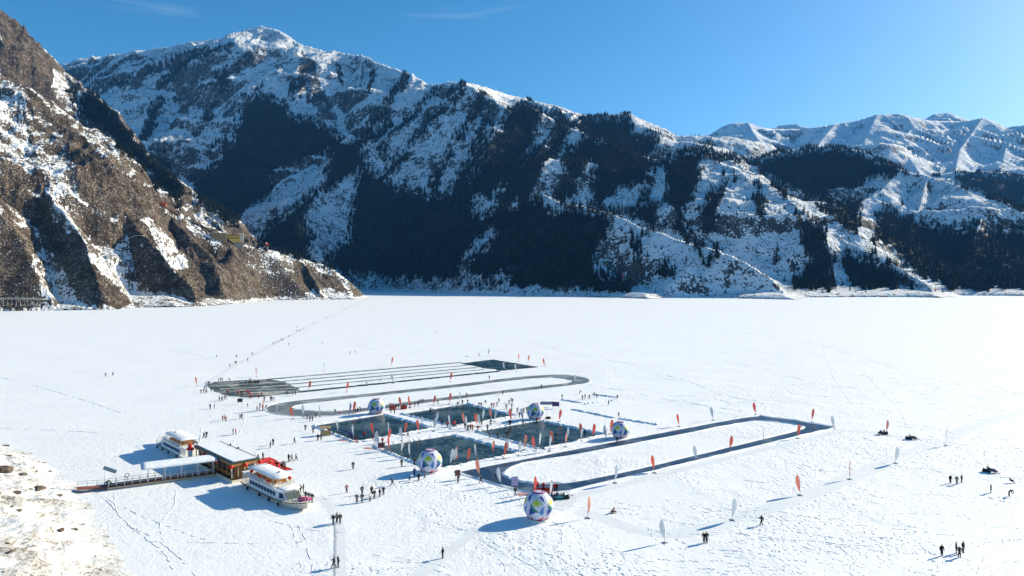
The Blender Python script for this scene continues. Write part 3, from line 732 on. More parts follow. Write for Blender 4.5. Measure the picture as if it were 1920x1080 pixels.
# ---------------------------------------------------------------- snow banks, paths and trails
def packed_mat(name, col, bd=.05):
    m, nt, b = newmat(name); L = nt.links
    pos = N(nt, 'NewGeometry').outputs['Position']
    f = noise(nt, pos, 1.2, 4, .7); g = noise(nt, pos, .1, 3, .6)
    L.new(mixc(nt, ramp(nt, g, .3, .7), tuple(c * .93 for c in col), col), b.inputs['Base Color'])
    b.inputs['Roughness'].default_value = .55
    bn = N(nt, 'Bump'); bn.inputs['Strength'].default_value = .8; bn.inputs['Distance'].default_value = bd
    L.new(f, bn.inputs['Height']); L.new(bn.outputs[0], b.inputs['Normal']); return m
m_packed = packed_mat('packed_snow', (0.79, 0.81, 0.83))
m_bank = packed_mat('shovelled_snow', (0.86, 0.87, 0.88), .25)
bm = bmesh.new()
for w in rink_w:
    for i in range(4):
        a = w[i]; b = w[(i + 1) % 4]; out = ((a + b) / 2 - sum(w, Vector()) / 4); out.z = 0; out.normalize()
        a2 = a + out * .75; b2 = b + out * .75
        strip(seg_line(a2, b2, max(6, int((b - a).length / .7))), 1.5, .004, .12, bm, crown=.38, uneven=.25)
strip_obj('snow_bank', bm, m_bank)
bm = bmesh.new()
def closed_bank(pts, off, wdt, h):
    c = sum((Vector(p) for p in pts), Vector((0, 0))) / len(pts); n = len(pts); L = []
    for i, p in enumerate(pts):
        t = Vector(pts[(i + 1) % n]) - Vector(pts[i - 1]); nr = Vector((t.y, -t.x)).normalized()
        if nr.dot(Vector(p) - c) < 0: nr = -nr
        q = Vector(p) + nr * off; L.append(Vector((q.x, q.y, 0)))
    L.append(L[0]); strip(L, wdt, .004, .08, bm, crown=h, uneven=.2)
closed_bank(curve_w(T1O, .02), .5, 1.0, .16); closed_bank(curve_w(T1I, .02), -.45, .9, .16)
closed_bank(corner_w(T2O, .02), .6, 1.2, .25); closed_bank(curve_w(T2I, .02), -.5, 1.0, .25)
for a, b in [((1073,768),(1150,784)),((1160,785.5),(1232,797)),((1053,750),(1090,756)),((1112,740),(1158,746)),((1096,758),(1158,750)),((870,668),(880,668.6))]:
    strip(seg_line(G(*a), G(*b), 26), 1.3, .004, .3, bm, crown=.4, uneven=.4)
strip_obj('snow_bank', bm, m_bank)
PATHS = [
 ([(638,1110),(636,1080),(636,1030),(635,990),(628,965),(612,943),(598,930)], 2.0, 1.6),
 ([(1085,958),(1130,972),(1190,992),(1250,1001),(1320,992),(1400,966),(1500,933),(1600,893),(1690,857),(1760,829),(1810,805),(1870,785),(1925,775)], 3.0, 4.5),
 ([(1560,806),(1620,810),(1700,820),(1765,828)], 2.2, 3.0),
 ([(1065,932),(1160,910),(1280,880),(1400,850),(1500,828),(1575,808)], 2.2, 2.0),
 ([(780,1085),(830,1045),(880,1005),(918,984)], 2.4, 2.0),
 ([(384,720),(440,686),(520,642),(600,602),(690,559)], 1.4, 3.0),
 ([(1040,955),(1065,935),(1062,930)], 4, 3),
]
for ip, (pts, w0, w1) in enumerate(PATHS):
    strip_obj('packed_snow_path', strip(smooth_line([G(*p) for p in pts], 16), w0, .004 + .004 * ip, .08, w1=w1, uneven=.08), m_packed)
m_rut = packed_mat('rut_snow', (0.50, 0.53, 0.55), .03)
bm = bmesh.new()
strip([p + Vector((-.55, 0, 0)) for p in smooth_line([G(*p) for p in PATHS[0][0][:5]], 20)], .3, .040, .05, bm, uneven=.5)
strip_obj('wheel_rut', bm, m_rut)
# ski and foot trails: low double welts of pushed-up snow
TRAILS = [
 [(0,708),(60,722),(140,745),(230,775)],[(0,803),(120,808),(200,812)],[(0,1006),(20,1000)],
 [(190,928),(215,955),(240,985),(290,1010),(340,1050),(370,1085)],[(200,935),(250,960),(310,985),(360,1005),(420,1020)],
 [(255,1016),(360,1017),(480,1019),(570,1016)],[(330,920),(325,950),(300,985),(310,1020)],[(215,920),(220,960),(260,1000),(300,1030),(330,1075)],
 [(690,580),(760,592),(830,600),(820,625)],[(300,655),(370,665),(405,672)],[(1190,690),(1290,715),(1350,740),(1420,752)],
 [(1100,720),(1230,745),(1330,762),(1400,772)],[(1160,760),(1230,745),(1350,742)],[(900,600),(1000,640),(1060,660),(1200,685)],
 [(1620,700),(1680,760),(1700,800)],[(1540,640),(1560,700),(1600,760)],[(1925,705),(1840,720),(1760,745),(1660,770)],[(1925,760),(1850,772),(1790,800)],
 [(1925,900),(1850,895),(1790,915),(1700,930),(1600,935),(1500,945)],[(1700,1085),(1730,1040),(1800,1000),(1925,960)],[(1830,1085),(1850,1040),(1900,1000)],
 [(1570,860),(1600,850),(1640,862),(1680,880)],[(1500,870),(1560,885),(1620,880)],[(1340,1030),(1420,1040),(1520,1075)],[(1380,1000),(1480,1010),(1600,985),(1740,990)],
 [(900,1000),(960,1040),(1040,1085)],[(1040,1040),(1055,1000),(1035,975)],[(560,985),(575,1020),(590,1085)],[(545,985),(560,1030),(565,1085)],
 [(1580,760),(1680,745),(1800,700),(1925,670)],[(1390,900),(1450,905),(1520,890)],
 [(640,640),(700,655),(730,670)],[(460,770),(455,800),(430,840)],[(400,780),(380,800),(375,830)],
 [(1000,580),(1200,600),(1500,640),(1700,700)],
]
bm = bmesh.new(); rt = random.Random(12)
def trail(px_pts, w, h, gap=0.0, wob=.35):
    L = smooth_line([G(*p) for p in px_pts], 14); L2 = []
    if px_pts[0][1] < 800 or px_pts[-1][1] < 780: h *= 1.2; w *= 1.7
    for a, b in zip(L[:-1], L[1:]):
        k = max(1, min(14, int((b - a).length / 1.1)))
        for j in range(k): L2.append(a.lerp(b, j / k) + Vector((rt.uniform(-1, 1) * wob * .4, rt.uniform(-1, 1) * wob * .4, 0)))
    run = []
    for p in L2:
        if rt.random() < gap:
            if len(run) > 1: strip(run, w, .003, .03, bm, crown=h, uneven=.4)
            run = []
        else: run.append(p)
    if len(run) > 1: strip(run, w, .003, .03, bm, crown=h, uneven=.4)
for t in TRAILS: trail(t, .26, .06, .25)
for k in range(420):                                   # wandering foot trails around the activities
    if k < 260: x0 = rt.uniform(1130, 1910); y0 = rt.uniform(660, 900)
    elif k < 340: x0 = rt.uniform(380, 1500); y0 = rt.uniform(760, 1075)
    else: x0 = rt.uniform(1150, 1920); y0 = rt.uniform(900, 1075)
    if 860 < x0 < 1560 and 770 < y0 < 930: continue
    if 560 < x0 < 1140 and 690 < y0 < 885: continue
    if x0 < 620 and y0 > 810: continue
    sc = (y0 - 526) / 400; ang = rt.uniform(-.5, .5) + (math.pi if rt.random() < .5 else 0); pts = [(x0, y0)]
    for j in range(rt.randint(2, 5)):
        ang += rt.uniform(-.7, .7); x0 += math.cos(ang) * 45 * sc; y0 += math.sin(ang) * 14 * sc; y0 = max(640, y0); pts.append((x0, y0))
    if any((850 < a < 1580 and 768 < b < 935) or (480 < a < 1150 and 665 < b < 890) for a, b in pts): continue
    trail(pts, .24, .055, .35)
strip_obj('snow_trails', bm, m_bank, 'stuff')['label'] = 'ski and foot trails pressed into the lake snow'
# near shore slope at the lower left
def near_slope():
    xs = np.concatenate([np.arange(-190, -120, 2.0), np.arange(-120, -38, .45)]); ys = np.concatenate([np.arange(52, 90, 1.0), np.arange(90, 200, .6)])
    X, Y = np.meshgrid(xs, ys)
    line = [tuple(G(*p)[:2]) for p in [(-700,800),(-300,815),(0,828),(60,850),(110,882),(148,908),(168,935),(188,962),(205,1000),(232,1045),(262,1100),(330,1300)]]
    poly = line + [(-60, 30), (-400, 30), (-400, 210)]
    D = sdist(X, Y, line); ins = inpoly(X, Y, poly)
    Z = np.where(ins, 0.30 * D * (1 - np.exp(-D / 2.5)) , -.3 * D - .05)
    Z = np.where(ins, np.minimum(Z, 9 + .05 * D), Z)
    Z = Z + np.where(ins, np.clip(D / 5, 0, 1) * ((fbm(X / 7, Y / 7, 4, 301) - .5) * 2.4 + (rdg(X / 2.2, Y / 2.2, 3, 310) - .6) * 1.0), 0)
    nr, nc = X.shape; idx = np.arange(nr * nc).reshape(nr, nc)
    q = np.stack([idx[:-1, :-1], idx[:-1, 1:], idx[1:, 1:], idx[1:, :-1]], -1).reshape(-1, 4)
    q = q[Z.reshape(-1)[q].max(1) > -.4]
    me = bpy.data.meshes.new('shore_slope'); me.from_pydata(np.stack([X, Y, Z], -1).reshape(-1, 3).tolist(), [], q.tolist()); me.polygons.foreach_set('use_smooth', [True] * len(q)); me.update()
    m, nt, b = newmat('shore_snow'); L = nt.links
    pos = N(nt, 'NewGeometry').outputs['Position']
    a1 = noise(nt, pos, .12, 4, .6); f = noise(nt, pos, 1.4, 4, .7, .4); g = noise(nt, pos, 4.0, 3, .7)
    straw = ramp(nt, mth(nt, 'MULTIPLY_ADD', a1, 1.0, mth(nt, 'MULTIPLY', g, .6)), .74, .95)
    rock = ramp(nt, mth(nt, 'MULTIPLY_ADD', f, 1.0, mth(nt, 'MULTIPLY', a1, .5)), .84, .90)
    c = mixc(nt, mth(nt, 'MULTIPLY', straw, .5), (0.74, 0.75, 0.77), (0.45, 0.37, 0.26)); c = mixc(nt, mth(nt, 'MULTIPLY', rock, .8), c, (0.10, 0.08, 0.06))
    L.new(c, b.inputs['Base Color']); b.inputs['Roughness'].default_value = .7
    bn = N(nt, 'Bump'); bn.inputs['Strength'].default_value = 1; bn.inputs['Distance'].default_value = .3; L.new(f, bn.inputs['Height']); L.new(bn.outputs[0], b.inputs['Normal'])
    o = link('shore_slope', me, mats=[m]); tag(o, kind='structure')
    return lambda x, y: float(Z[np.abs(ys - y).argmin(), np.abs(xs - x).argmin()])
slope_z = near_slope()
# ================================================================ paints
PT = {}
def paint(name, col, rough=.5, spec=.3, var=.1, metal=0, scale=3, bump=0):
    if name not in PT: PT[name] = flat(name, col, rough, spec, var, metal, scale, bump)
    return PT[name]
white = paint('white_paint', (.75, .75, .73), .45); cream = paint('cream_paint', (.66, .60, .48), .5)
brownd = paint('deck_planks', (.23, .085, .055), .7, .2, .3, 0, 1.2); dgreen = paint('dark_roof_edge', (.035, .055, .06), .5)
wood = paint('varnished_wood', (.42, .19, .055), .5, .3, .3, 0, 2); timber = paint('dark_timber', (.07, .04, .025), .6, .2, .3)
lan = paint('lantern_red', (.62, .02, .015), .5); gold = paint('gold_trim', (.6, .35, .06), .4); blk = paint('black_rubber', (.02, .02, .022), .6)
glass = paint('blue_glass', (.012, .035, .09), .08, .6, .1); redc = paint('red_carpet_cloth', (.62, .05, .05), .9, .1, .15, 0, 1.5, .5)
grey = paint('grey_metal', (.25, .26, .27), .5, .4, .1, .3); pinkc = paint('pink_cloth', (.45, .05, .16), .8, .1, .3, 0, 4, .5)
yel = paint('yellow_wall', (.72, .48, .09), .6); stone = paint('weathered_stone', (.3, .27, .23), .8, .2, .2, 0, 2, .4)
redp = paint('red_paint', (.42, .04, .03), .5); orange = paint('orange_paint', (.55, .12, .03), .6); curtain = paint('pale_curtain', (.62, .55, .42), .8)
roof_snow = snow_mat('roof_snow', SNOW, .6)
U = Vector((-.7, .714, 0)); V = Vector((.714, .7, 0))         # long and cross axis of the moored row
ang = math.atan2(-U.y, -U.x)                                   # local +x points to the near end
def lantern(x, y, z, s, lb):
    t = empty('lantern', (x, y, z)); tag(t, lb, 'lantern', 'red lanterns on the landing stage and boats')
    MB().ball((0, 0, 0), .42 * s, (1, 1, .85), 2).build('shade', lan, t, True)
    m = MB(); m.bar((0, 0, .30 * s), (0, 0, .42 * s), .18 * s, seg=10); m.bar((0, 0, -.42 * s), (0, 0, -.30 * s), .18 * s, seg=10); m.build('cap', gold, t)
    m = MB()
    for k in range(6): m.bar((.05 * math.cos(k), .05 * math.sin(k), -.42 * s), (.07 * math.cos(k), .07 * math.sin(k), -.85 * s), .02, seg=4)
    m.build('tassel', gold, t)
# ---------------------------------------------------------------- pavilion on its pontoon
D0 = Vector((-55.6, 136.2, 0)); Lb, Wb, Hb = 19.6, 4.6, 3.5
def loc(u, v, z=0): return D0 + U * u + V * v + Vector((0, 0, z))
pv = empty('pavilion', D0, 0); tag(pv, 'long timber landing pavilion with flat snow covered roof between the two boats', 'pavilion')
def pl(u, v, z=0): return U * u + V * v + Vector((0, 0, z))
def obox(m, u0, u1, v0, v1, z0, z1):
    c = pl((u0 + u1) / 2, (v0 + v1) / 2, (z0 + z1) / 2); m.box(c, (abs(u1 - u0), abs(v1 - v0), z1 - z0), rot=Matrix(((U.x, V.x, 0, 0), (U.y, V.y, 0, 0), (0, 0, 1, 0), (0, 0, 0, 1))))
m = MB(); obox(m, -1.6, Lb, -.9, Wb + .5, .0, .55); m.build('pontoon', cream, pv)
m = MB(); obox(m, -1.5, Lb - .1, -.8, Wb + .4, .553, .62); m.build('deck', timber, pv)
m = MB(); obox(m, -.55, Lb + .2, -.6, Wb + .6, Hb, Hb + .32); m.build('roof', dgreen, pv)
m = MB(); obox(m, -.1, Lb - .25, -.05, Wb + .1, Hb + .323, Hb + .45); m.build('roof_snow', roof_snow, pv)
m = MB()
obox(m, -.45, Lb + .1, -.5, -.42, Hb - .35, Hb - .003); obox(m, -.45, Lb + .1, Wb + .42, Wb + .5, Hb - .35, Hb - .003); obox(m, -.45, -.37, -.415, Wb + .415, Hb - .55, Hb - .003); m.build('eaves_board', wood, pv)
for i in range(9):
    for v in (-.25, Wb + .25):
        m = MB(); obox(m, i * 2.4, i * 2.4 + .16, v - .08, v + .08, .62, Hb - .003); m.build('post', white if i == 0 else wood, pv)
for v in (1.0, 2.3, 3.6):
    m = MB(); obox(m, 0, .14, v - .07, v + .07, .62, Hb - .003); m.build('post', curtain, pv)
m = MB()
for i in range(8):
    obox(m, i * 2.4 + .25, i * 2.4 + 2.3, .15, .22, 1.25, Hb - .5)
    obox(m, i * 2.4 + .25, i * 2.4 + 2.3, Wb - .22, Wb - .15, 1.25, Hb - .5)
m.build('window', paint('warm_dark_glass', (.05, .035, .02), .15, .5), pv)
m = MB()
for i in range(8):
    for v in (.12, Wb - .25): obox(m, i * 2.4 + .2, i * 2.4 + 2.35, v, v + .13, .62, 1.24)
m.build('wall', wood, pv)
m = MB(); obox(m, .6, .72, .4, Wb - .4, .62, Hb - .1); m.build('partition', wood, pv)
m = MB()
for v in (2.9, 3.4, 4.1):
    for k in range(5): obox(m, .2, .26, v + k * .08, v + k * .08 + .05, .75 + (.05 * k % .1), Hb - .6)
m.build('curtain', curtain, pv)
m = MB()
for v in (.3, 1.5, 2.7): obox(m, -1.3, -1.0, v, v + .9, .62, 1.05)
for i in range(2): obox(m, -1.45, -1.40, -.7 + i * 5.4, -.65 + i * 5.4, .62, 1.7)
m.build('bench', timber, pv)
for i, (u, z) in enumerate(((2.5, .5), (5, .45), (6.8, .4))):
    o = None
for u, v, n in ((-.2, -.55, 'hanging on the front left corner of the timber pavilion'), (-.6, 2.2, 'hanging in the middle of the pavilion front'), (-.45, Wb + .7, 'hanging on the right corner of the pavilion by the carpet'),
                (6.5, -.75, 'hanging under the shaded eaves where the covered walkway meets the pavilion'), (13.5, -.75, 'hanging under the far part of the pavilion eaves')):
    p = loc(u, v, Hb - .55); lantern(p.x, p.y, p.z, 1.15, 'round red lantern ' + n)
for u in (9.5, 13.6):
    p = loc(u, Wb + .35, Hb + .3); o = MB().bar((0, 0, 0), (0, 0, .28), .2, .2, 8).bar((0, 0, .28), (0, 0, .6), .3, .02, 8).build('roof_vent', dgreen)
    o.location = p; tag(o, 'small dark roof vent ' + ('nearer the front' if u < 10 else 'nearer the back') + ' on the right pavilion roof edge', 'roof vent')
# ---------------------------------------------------------------- covered walkway to the shore
W0 = Vector((-77.4, 130.0, 0)); Wd = Vector((.868, .497, 0)); Wn = Vector((-.497, .868, 0)); LW = 19.6
wk = empty('covered_walkway', W0); tag(wk, 'long pier with red brown deck, white railing posts and snow covered canopy', 'walkway')
Mr = Matrix(((Wd.x, Wn.x, 0, 0), (Wd.y, Wn.y, 0, 0), (0, 0, 1, 0), (0, 0, 0, 1)))
def wl(a, b, z=0): return Wd * a + Wn * b + Vector((0, 0, z))
def wbox(m, a0, a1, b0, b1, z0, z1): m.box(wl((a0 + a1) / 2, (b0 + b1) / 2, (z0 + z1) / 2), (a1 - a0, b1 - b0, z1 - z0), rot=Mr)
m = MB(); wbox(m, .3, LW, 0, 2.9, .0, .48); m.build('pontoon', cream, wk)
m = MB(); wbox(m, .3, LW - .05, .14, 2.76, .484, .56); m.build('deck', brownd, wk)
m = MB(); wbox(m, .3, LW, -.05, -.003, .38, .50); wbox(m, .3, LW, -.04, -.003, .1, .2); m.build('fender_rail', wood, wk)
for i in range(15):
    for b in (.2, 2.7):
        m = MB(); m.bar(wl(.5 + i * 1.32, b, .56), wl(.5 + i * 1.32, b, 1.55), .06); m.build('railing_post', white, wk)
for b in (.2, 2.7):
    m = MB()
    for z in (1.0, 1.5): m.bar(wl(.5, b, z), wl(LW - .3, b, z), .03)
    m.build('handrail', white if b < 1 else grey, wk)
for i in range(5):
    for b in (.3, 2.6):
        m = MB(); m.bar(wl(7.2 + i * 2.95, b, .56), wl(7.2 + i * 2.95, b, 3.12), .07); m.build('canopy_post', white, wk)
m = MB(); wbox(m, 6.0, LW + .1, -.5, 4.9, 3.12, 3.2); m.build('canopy', white, wk)
secs = []
for k in range(15):
    a = 5.9 + k * (LW + .1 - 5.9) / 14; jt = random.uniform(-.06, .06)
    secs.append([wl(a, -.6 + jt, 3.203), wl(a, -.62 + jt, 3.35), wl(a, .7, 3.62 + jt), wl(a, 3.4, 3.62), wl(a, 5.0, 3.4), wl(a, 4.98, 3.203)])
m = MB(); m.loft(secs); m.build('canopy_snow', roof_snow, wk, True)
# gangway, entrance rings and information board
gw = empty('gangway', W0); tag(gw, 'short brown gangway with thin railing joining the pier to the snowy shore', 'gangway')
g0 = wl(.25, .3, .5); g1 = wl(-4.6, .1, .9)
m = MB(); dv = (g1 - g0).normalized(); sd = Vector((-dv.y, dv.x, 0)).normalized() * -1
m.loft([[g0, g0 + sd * 1.9, g0 + sd * 1.9 - Vector((0, 0, .18)), g0 - Vector((0, 0, .18))], [g1, g1 + sd * 1.9, g1 + sd * 1.9 - Vector((0, 0, .18)), g1 - Vector((0, 0, .18))]]); m.build('deck', brownd, gw)
for s_ in (0.05, 1.85):
    m = MB(); m.bar(g0 + sd * s_ + Vector((0, 0, 1)), g1 + sd * s_ + Vector((0, 0, 1)), .03)
    for k in range(4): q = g0.lerp(g1, k / 3) + sd * s_; m.bar(q, q + Vector((0, 0, 1)), .03)
    m.build('railing', grey, gw)
for k, (a, b) in enumerate(((.15, .5), (.45, 1.2), (.6, .25))):
    o = MB().ring((0, 0, .62), .36, .09, 'Y', rot=Matrix.Rotation(.6, 3, 'Z')).bar((0, 0, 0), (0, 0, .3), .05).build('lifebuoy', blk)
    o.location = W0 + wl(a, b, .56); tag(o, ('black ring hung at the shore end of the pier railing, ' + ('leftmost', 'middle', 'rightmost')[k] + ' of three'), 'lifebuoy', 'black rings at the pier entrance')
o = MB().ring((0, 0, 1.25), .36, .07, 'Y', rot=Matrix.Rotation(.5, 3, 'Z')).bar((0, 0, 0), (0, 0, .9), .05).build('lifebuoy', grey); o.location = W0 + wl(3.6, 2.4, .56); tag(o, 'single grey ring on a stand at the back rail of the pier', 'lifebuoy')
sb = empty('information_board', W0 + wl(.7, 1.7, .56)); tag(sb, 'slanted grey blue board on two poles above the shore end of the pier', 'board')
m = MB()
for q in (-.9, .9): m.bar(wl(q, .3), wl(q, .3, 2.6), .05)
m.build('pole', white, sb)
m = MB(); m.box(wl(0, 0, 2.9), (2.4, .08, .7), rot=Mr @ Matrix.Rotation(R(28), 4, 'Y')); m.build('panel', paint('faded_blue', (.16, .24, .28), .6), sb)
# ---------------------------------------------------------------- excursion boats
def boat(name_label, origin, flip, far=False):
    """local +x = bow, +y = port; origin amidships on the ice"""
    t = empty('excursion_boat', origin, ang + (math.pi if flip else 0)); t.scale = (1.06, 1, .82); tag(t, name_label, 'boat')
    Lh = 10.6
    def sec(x, w, zk, zd, fl=1.0):
        return [Vector((x, w * fl, zd)), Vector((x, w * .96, zd * .55 + zk * .45)), Vector((x, w * .80, zk + .12)), Vector((x, 0, zk)), Vector((x, -w * .80, zk + .12)), Vector((x, -w * .96, zd * .55 + zk * .45)), Vector((x, -w * fl, zd))]
    secs = [sec(x, w, zk, zd, f) for x, w, zk, zd, f in ((-Lh, 2.0, .05, 1.0, 1), (-8, 2.25, 0, .98, 1), (-2, 2.35, 0, 1.0, 1), (4, 2.3, 0, 1.12, 1.02), (7, 1.9, .02, 1.35, 1.1), (9.2, 1.15, .1, 1.6, 1.25), (10.6, .45, .35, 1.85, 1.5), (11.2, .1, .8, 1.98, 1.6))]
    MB().loft(secs).build('hull', cream if not far else white, t, False)
    m = MB()
    for s in (1, -1):
        pts = [Vector((x, s * (w * f + .03), zd - .08)) for x, w, zd, f in ((-Lh, 2.0, 1.0, 1), (-8, 2.25, .98, 1), (-2, 2.35, 1.0, 1), (4, 2.3, 1.12, 1.02), (7, 1.9, 1.35, 1.1), (9.2, 1.15, 1.6, 1.25), (10.6, .45, 1.85, 1.5), (11.2, .1, 1.98, 1.6))]
        for a, b in zip(pts[:-1], pts[1:]): m.bar(a, b, .09)
    m.build('rubbing_strake', blk, t)
    for x in (-6.5, -1.5, 2.2, 5.6):
        for s in ((-1, 1)):
            m = MB(); m.ring((x, s * 2.52, .62), .3, .11, 'Y'); m.build('tyre_fender', blk, t)
    # lower cabin
    m = MB(); cs = []
    for x, w, z in ((-7.2, 1.95, 3.0), (4.2, 1.95, 3.0)): cs.append([Vector((x, w, 1.0)), Vector((x, w * .93, z)), Vector((x, -w * .93, z)), Vector((x, -w, 1.0))])
    cs.append([Vector((7.0, 1.45, 1.2)), Vector((5.3, 1.55, 3.0)), Vector((5.3, -1.55, 3.0)), Vector((7.0, -1.45, 1.2))])
    m.loft(cs); cab = m.build('cabin', white, t)
    for s in (1, -1):
        for i in range(9):
            x = -6.3 + i * 1.15
            m = MB(); m.box((x, s * (1.915 + .03), 1.98), (.86, .05, .85), rot=Matrix.Rotation(s * -.068, 4, 'X')); m.build('window', glass, cab)
        m = MB(); m.loft([[Vector((4.55, s * 1.86, 1.45)), Vector((4.55, s * 1.80, 2.6)), Vector((4.6, s * 1.72, 2.6)), Vector((4.6, s * 1.78, 1.45))], [Vector((6.3, s * 1.63, 1.5)), Vector((5.55, s * 1.62, 2.6)), Vector((5.5, s * 1.5, 2.6)), Vector((6.2, s * 1.5, 1.5))]]); m.build('window', glass, cab)
    for y in (-.72, .72):
        m = MB(); m.loft([[Vector((6.86, y - .6, 1.5)), Vector((5.72, y - .6, 2.72)), Vector((5.66, y - .6, 2.68)), Vector((6.8, y - .6, 1.46))], [Vector((6.86, y + .6, 1.5)), Vector((5.72, y + .6, 2.72)), Vector((5.66, y + .6, 2.68)), Vector((6.8, y + .6, 1.46))]]); m.build('windscreen', paint('pale_glass', (.12, .13, .11), .1, .6), cab)
    # upper deck
    m = MB(); m.prism([(-7.6, 2.1), (5.2, 2.0), (5.75, 1.2), (5.75, -1.2), (5.2, -2.0), (-7.6, -2.1)], 3.003, 3.14); m.build('upper_deck', white, t)
    secs = []
    for x, w, h in ((3.1, 1.75, .10), (3.8, 1.8, .22), (5.0, 1.75, .24), (5.7, 1.2, .12)): secs.append([Vector((x, w, 3.143)), Vector((x, w * .7, 3.143 + h)), Vector((x, -w * .7, 3.143 + h)), Vector((x, -w, 3.143))])
    m = MB(); m.loft(secs); m.build('deck_snow', roof_snow, t, True)
    for s in (1, -1):
        m = MB()
        for z in (3.6, 4.1): m.bar((-7.4, s * 2.0, z), (3.2, s * 1.95, z), .035)
        for i in range(28): m.bar((-7.4 + i * .39, s * 2.0, 3.14), (-7.4 + i * .39, s * 2.0, 4.1), .028, seg=4)
        m.build('railing', white, t)
        m = MB(); m.box((-4.2, s * 1.9, 3.62), (6.2, .03, .72)); m.build('side_screen', paint('lilac_canvas', (.42, .42, .47), .8, .1, .25, 0, 6), t)
    m = MB()
    for i in range(6): m.bar((3.25, -1.8 + i * .72, 3.14), (3.25, -1.8 + i * .72, 4.1), .035, seg=4)
    m.bar((3.25, -1.9, 4.1), (3.25, 1.9, 4.1), .04); m.build('front_railing', cream, t)
    for i in range(5):
        for s in (1, -1):
            m = MB(); m.bar((-7.0 + i * 2.3, s * 1.7, 3.14), (-7.0 + i * 2.3, s * 1.7, 5.0), .05); m.build('canopy_post', cream, t)
    m = MB()
    for i in range(7):
        for s in (1, -1): m.box((-6 + i * 1.2, s * .9, 3.45), (.5, 1.1, .08)); m.box((-6.22 + i * 1.2, s * .9, 3.75), (.07, 1.1, .55))
    m.build('seats', wood, t)
    m = MB(); m.prism([(-7.7, 1.95), (2.4, 1.9), (3.3, 1.2), (3.3, -1.2), (2.4, -1.9), (-7.7, -1.95)], 5.0, 5.1); cn = m.build('canopy', white, t)
    secs = []
    for x, w, h in ((-7.65, 1.85, .12), (-6, 1.9, .26), (-2, 1.9, .3), (1.5, 1.9, .27), (2.6, 1.7, .22), (3.2, 1.1, .08)):
        secs.append([Vector((x, w, 5.103)), Vector((x, w * .85, 5.103 + h)), Vector((x, -w * .85, 5.103 + h)), Vector((x, -w, 5.103))])
    m = MB(); m.loft(secs); m.build('canopy_snow', roof_snow, t, True)
    m = MB(); m.bar((1.3, 0, 5.1), (1.3, 0, 6.9), .035); m.bar((1.3, -.3, 6.3), (1.3, .3, 6.3), .025); m.build('mast', white, t)
    m = MB(); m.ball((.4, .3, 5.55), .28, (1, 1, .7), 1); m.bar((.4, .3, 5.1), (.4, .3, 5.5), .06); m.build('radar', grey, t)
    # stern shelter
    m = MB()
    for s in (1, -1):
        for i in range(8): m.bar((-10.2 + i * .38, s * 1.8, 1.0), (-10.2 + i * .38, s * 1.8, 3.3 - .1 * (i % 2)), .04, seg=4)
    m.box((-8.9, 0, 3.35), (2.9, 3.8, .1)); m.build('stern_shelter', white, t)
    m = MB()
    for s in (1, -1):
        pts = [Vector((x, s * w, z)) for x, w, z in ((6.2, 2.0, 1.95), (8.2, 1.7, 2.15), (9.8, 1.1, 2.4), (11.0, .25, 2.75))]
        for a, b in zip(pts[:-1], pts[1:]): m.bar(a, b, .03)
        for p in pts: m.bar(p, p - Vector((0, 0, .7)), .025)
    m.build('bow_rail', white, t)
    m = MB(); m.prism([(7.1, 1.7), (9.2, 1.2), (10.5, .5), (10.5, -.5), (9.2, -1.2), (7.1, -1.7)], 1.3, 1.42); m.build('foredeck', paint('foredeck_paint', (.12, .12, .11), .6), t)
    return t
B1 = Vector((-43.7, 126.6, 0)); B2 = Vector((-78.3, 159.7, 0))
boat('white double deck excursion boat in front, bow towards the camera with people beside it', B1, False)
boat('white double deck excursion boat behind the pavilion, partly hidden, bow pointing away', B2, True, True)
cb = lambda B, x, y, z: B * 1.0 + Vector((math.cos(ang) * x - math.sin(ang) * y, math.sin(ang) * x + math.cos(ang) * y, z * .82))
for B, x, y, z, n in ((B1, -5.8, -2.15, 4.75, 'under the rear of the near boat canopy'), (B1, -2.4, -2.15, 4.6, 'under the middle of the near boat canopy'), (B1, 1.2, -2.15, 4.4, 'beside the yellowish rail of the near boat'),
                      (B1, 3.5, .9, 4.8, 'at the front right corner of the near boat canopy'), (B1, -9.0, -.6, 3.9, 'on the stern shelter of the near boat'), (B1, -6.8, 2.1, 5.6, 'on the far side of the near boat canopy by the carpet')):
    p = cb(B, x, y, z); lantern(p.x, p.y, p.z, .85, 'small red lantern ' + n)
p = loc(Lb + .9, -1.1, 0); t = empty('lantern_pillar', p); tag(t, 'white pillar crowned with a cluster of red lanterns at the far boat stern', 'pillar')
MB().box((0, 0, 1.4), (.9, .9, 2.8), rz=.4, bevel=.05).build('pillar', white, t)
for dx, dy, dz in ((0, 0, 3.3), (.45, -.1, 3.0), (-.4, .1, 3.0), (.1, -.3, 3.8)): MB().ball((dx, dy, dz), .45, (1, 1, .85)).build('lantern_shade', lan, t, True)
o = MB().ball((0, 0, .3), .8, (1.5, .9, .5), 2).ball((.8, .2, .3), .5, (1, 1, .6), 2).build('cloth_bundle', pinkc, None, True); o.location = cb(B1, 9.6, .5, 1.5); tag(o, 'magenta cloth bundle heaped on the bow of the near boat', 'bundle')
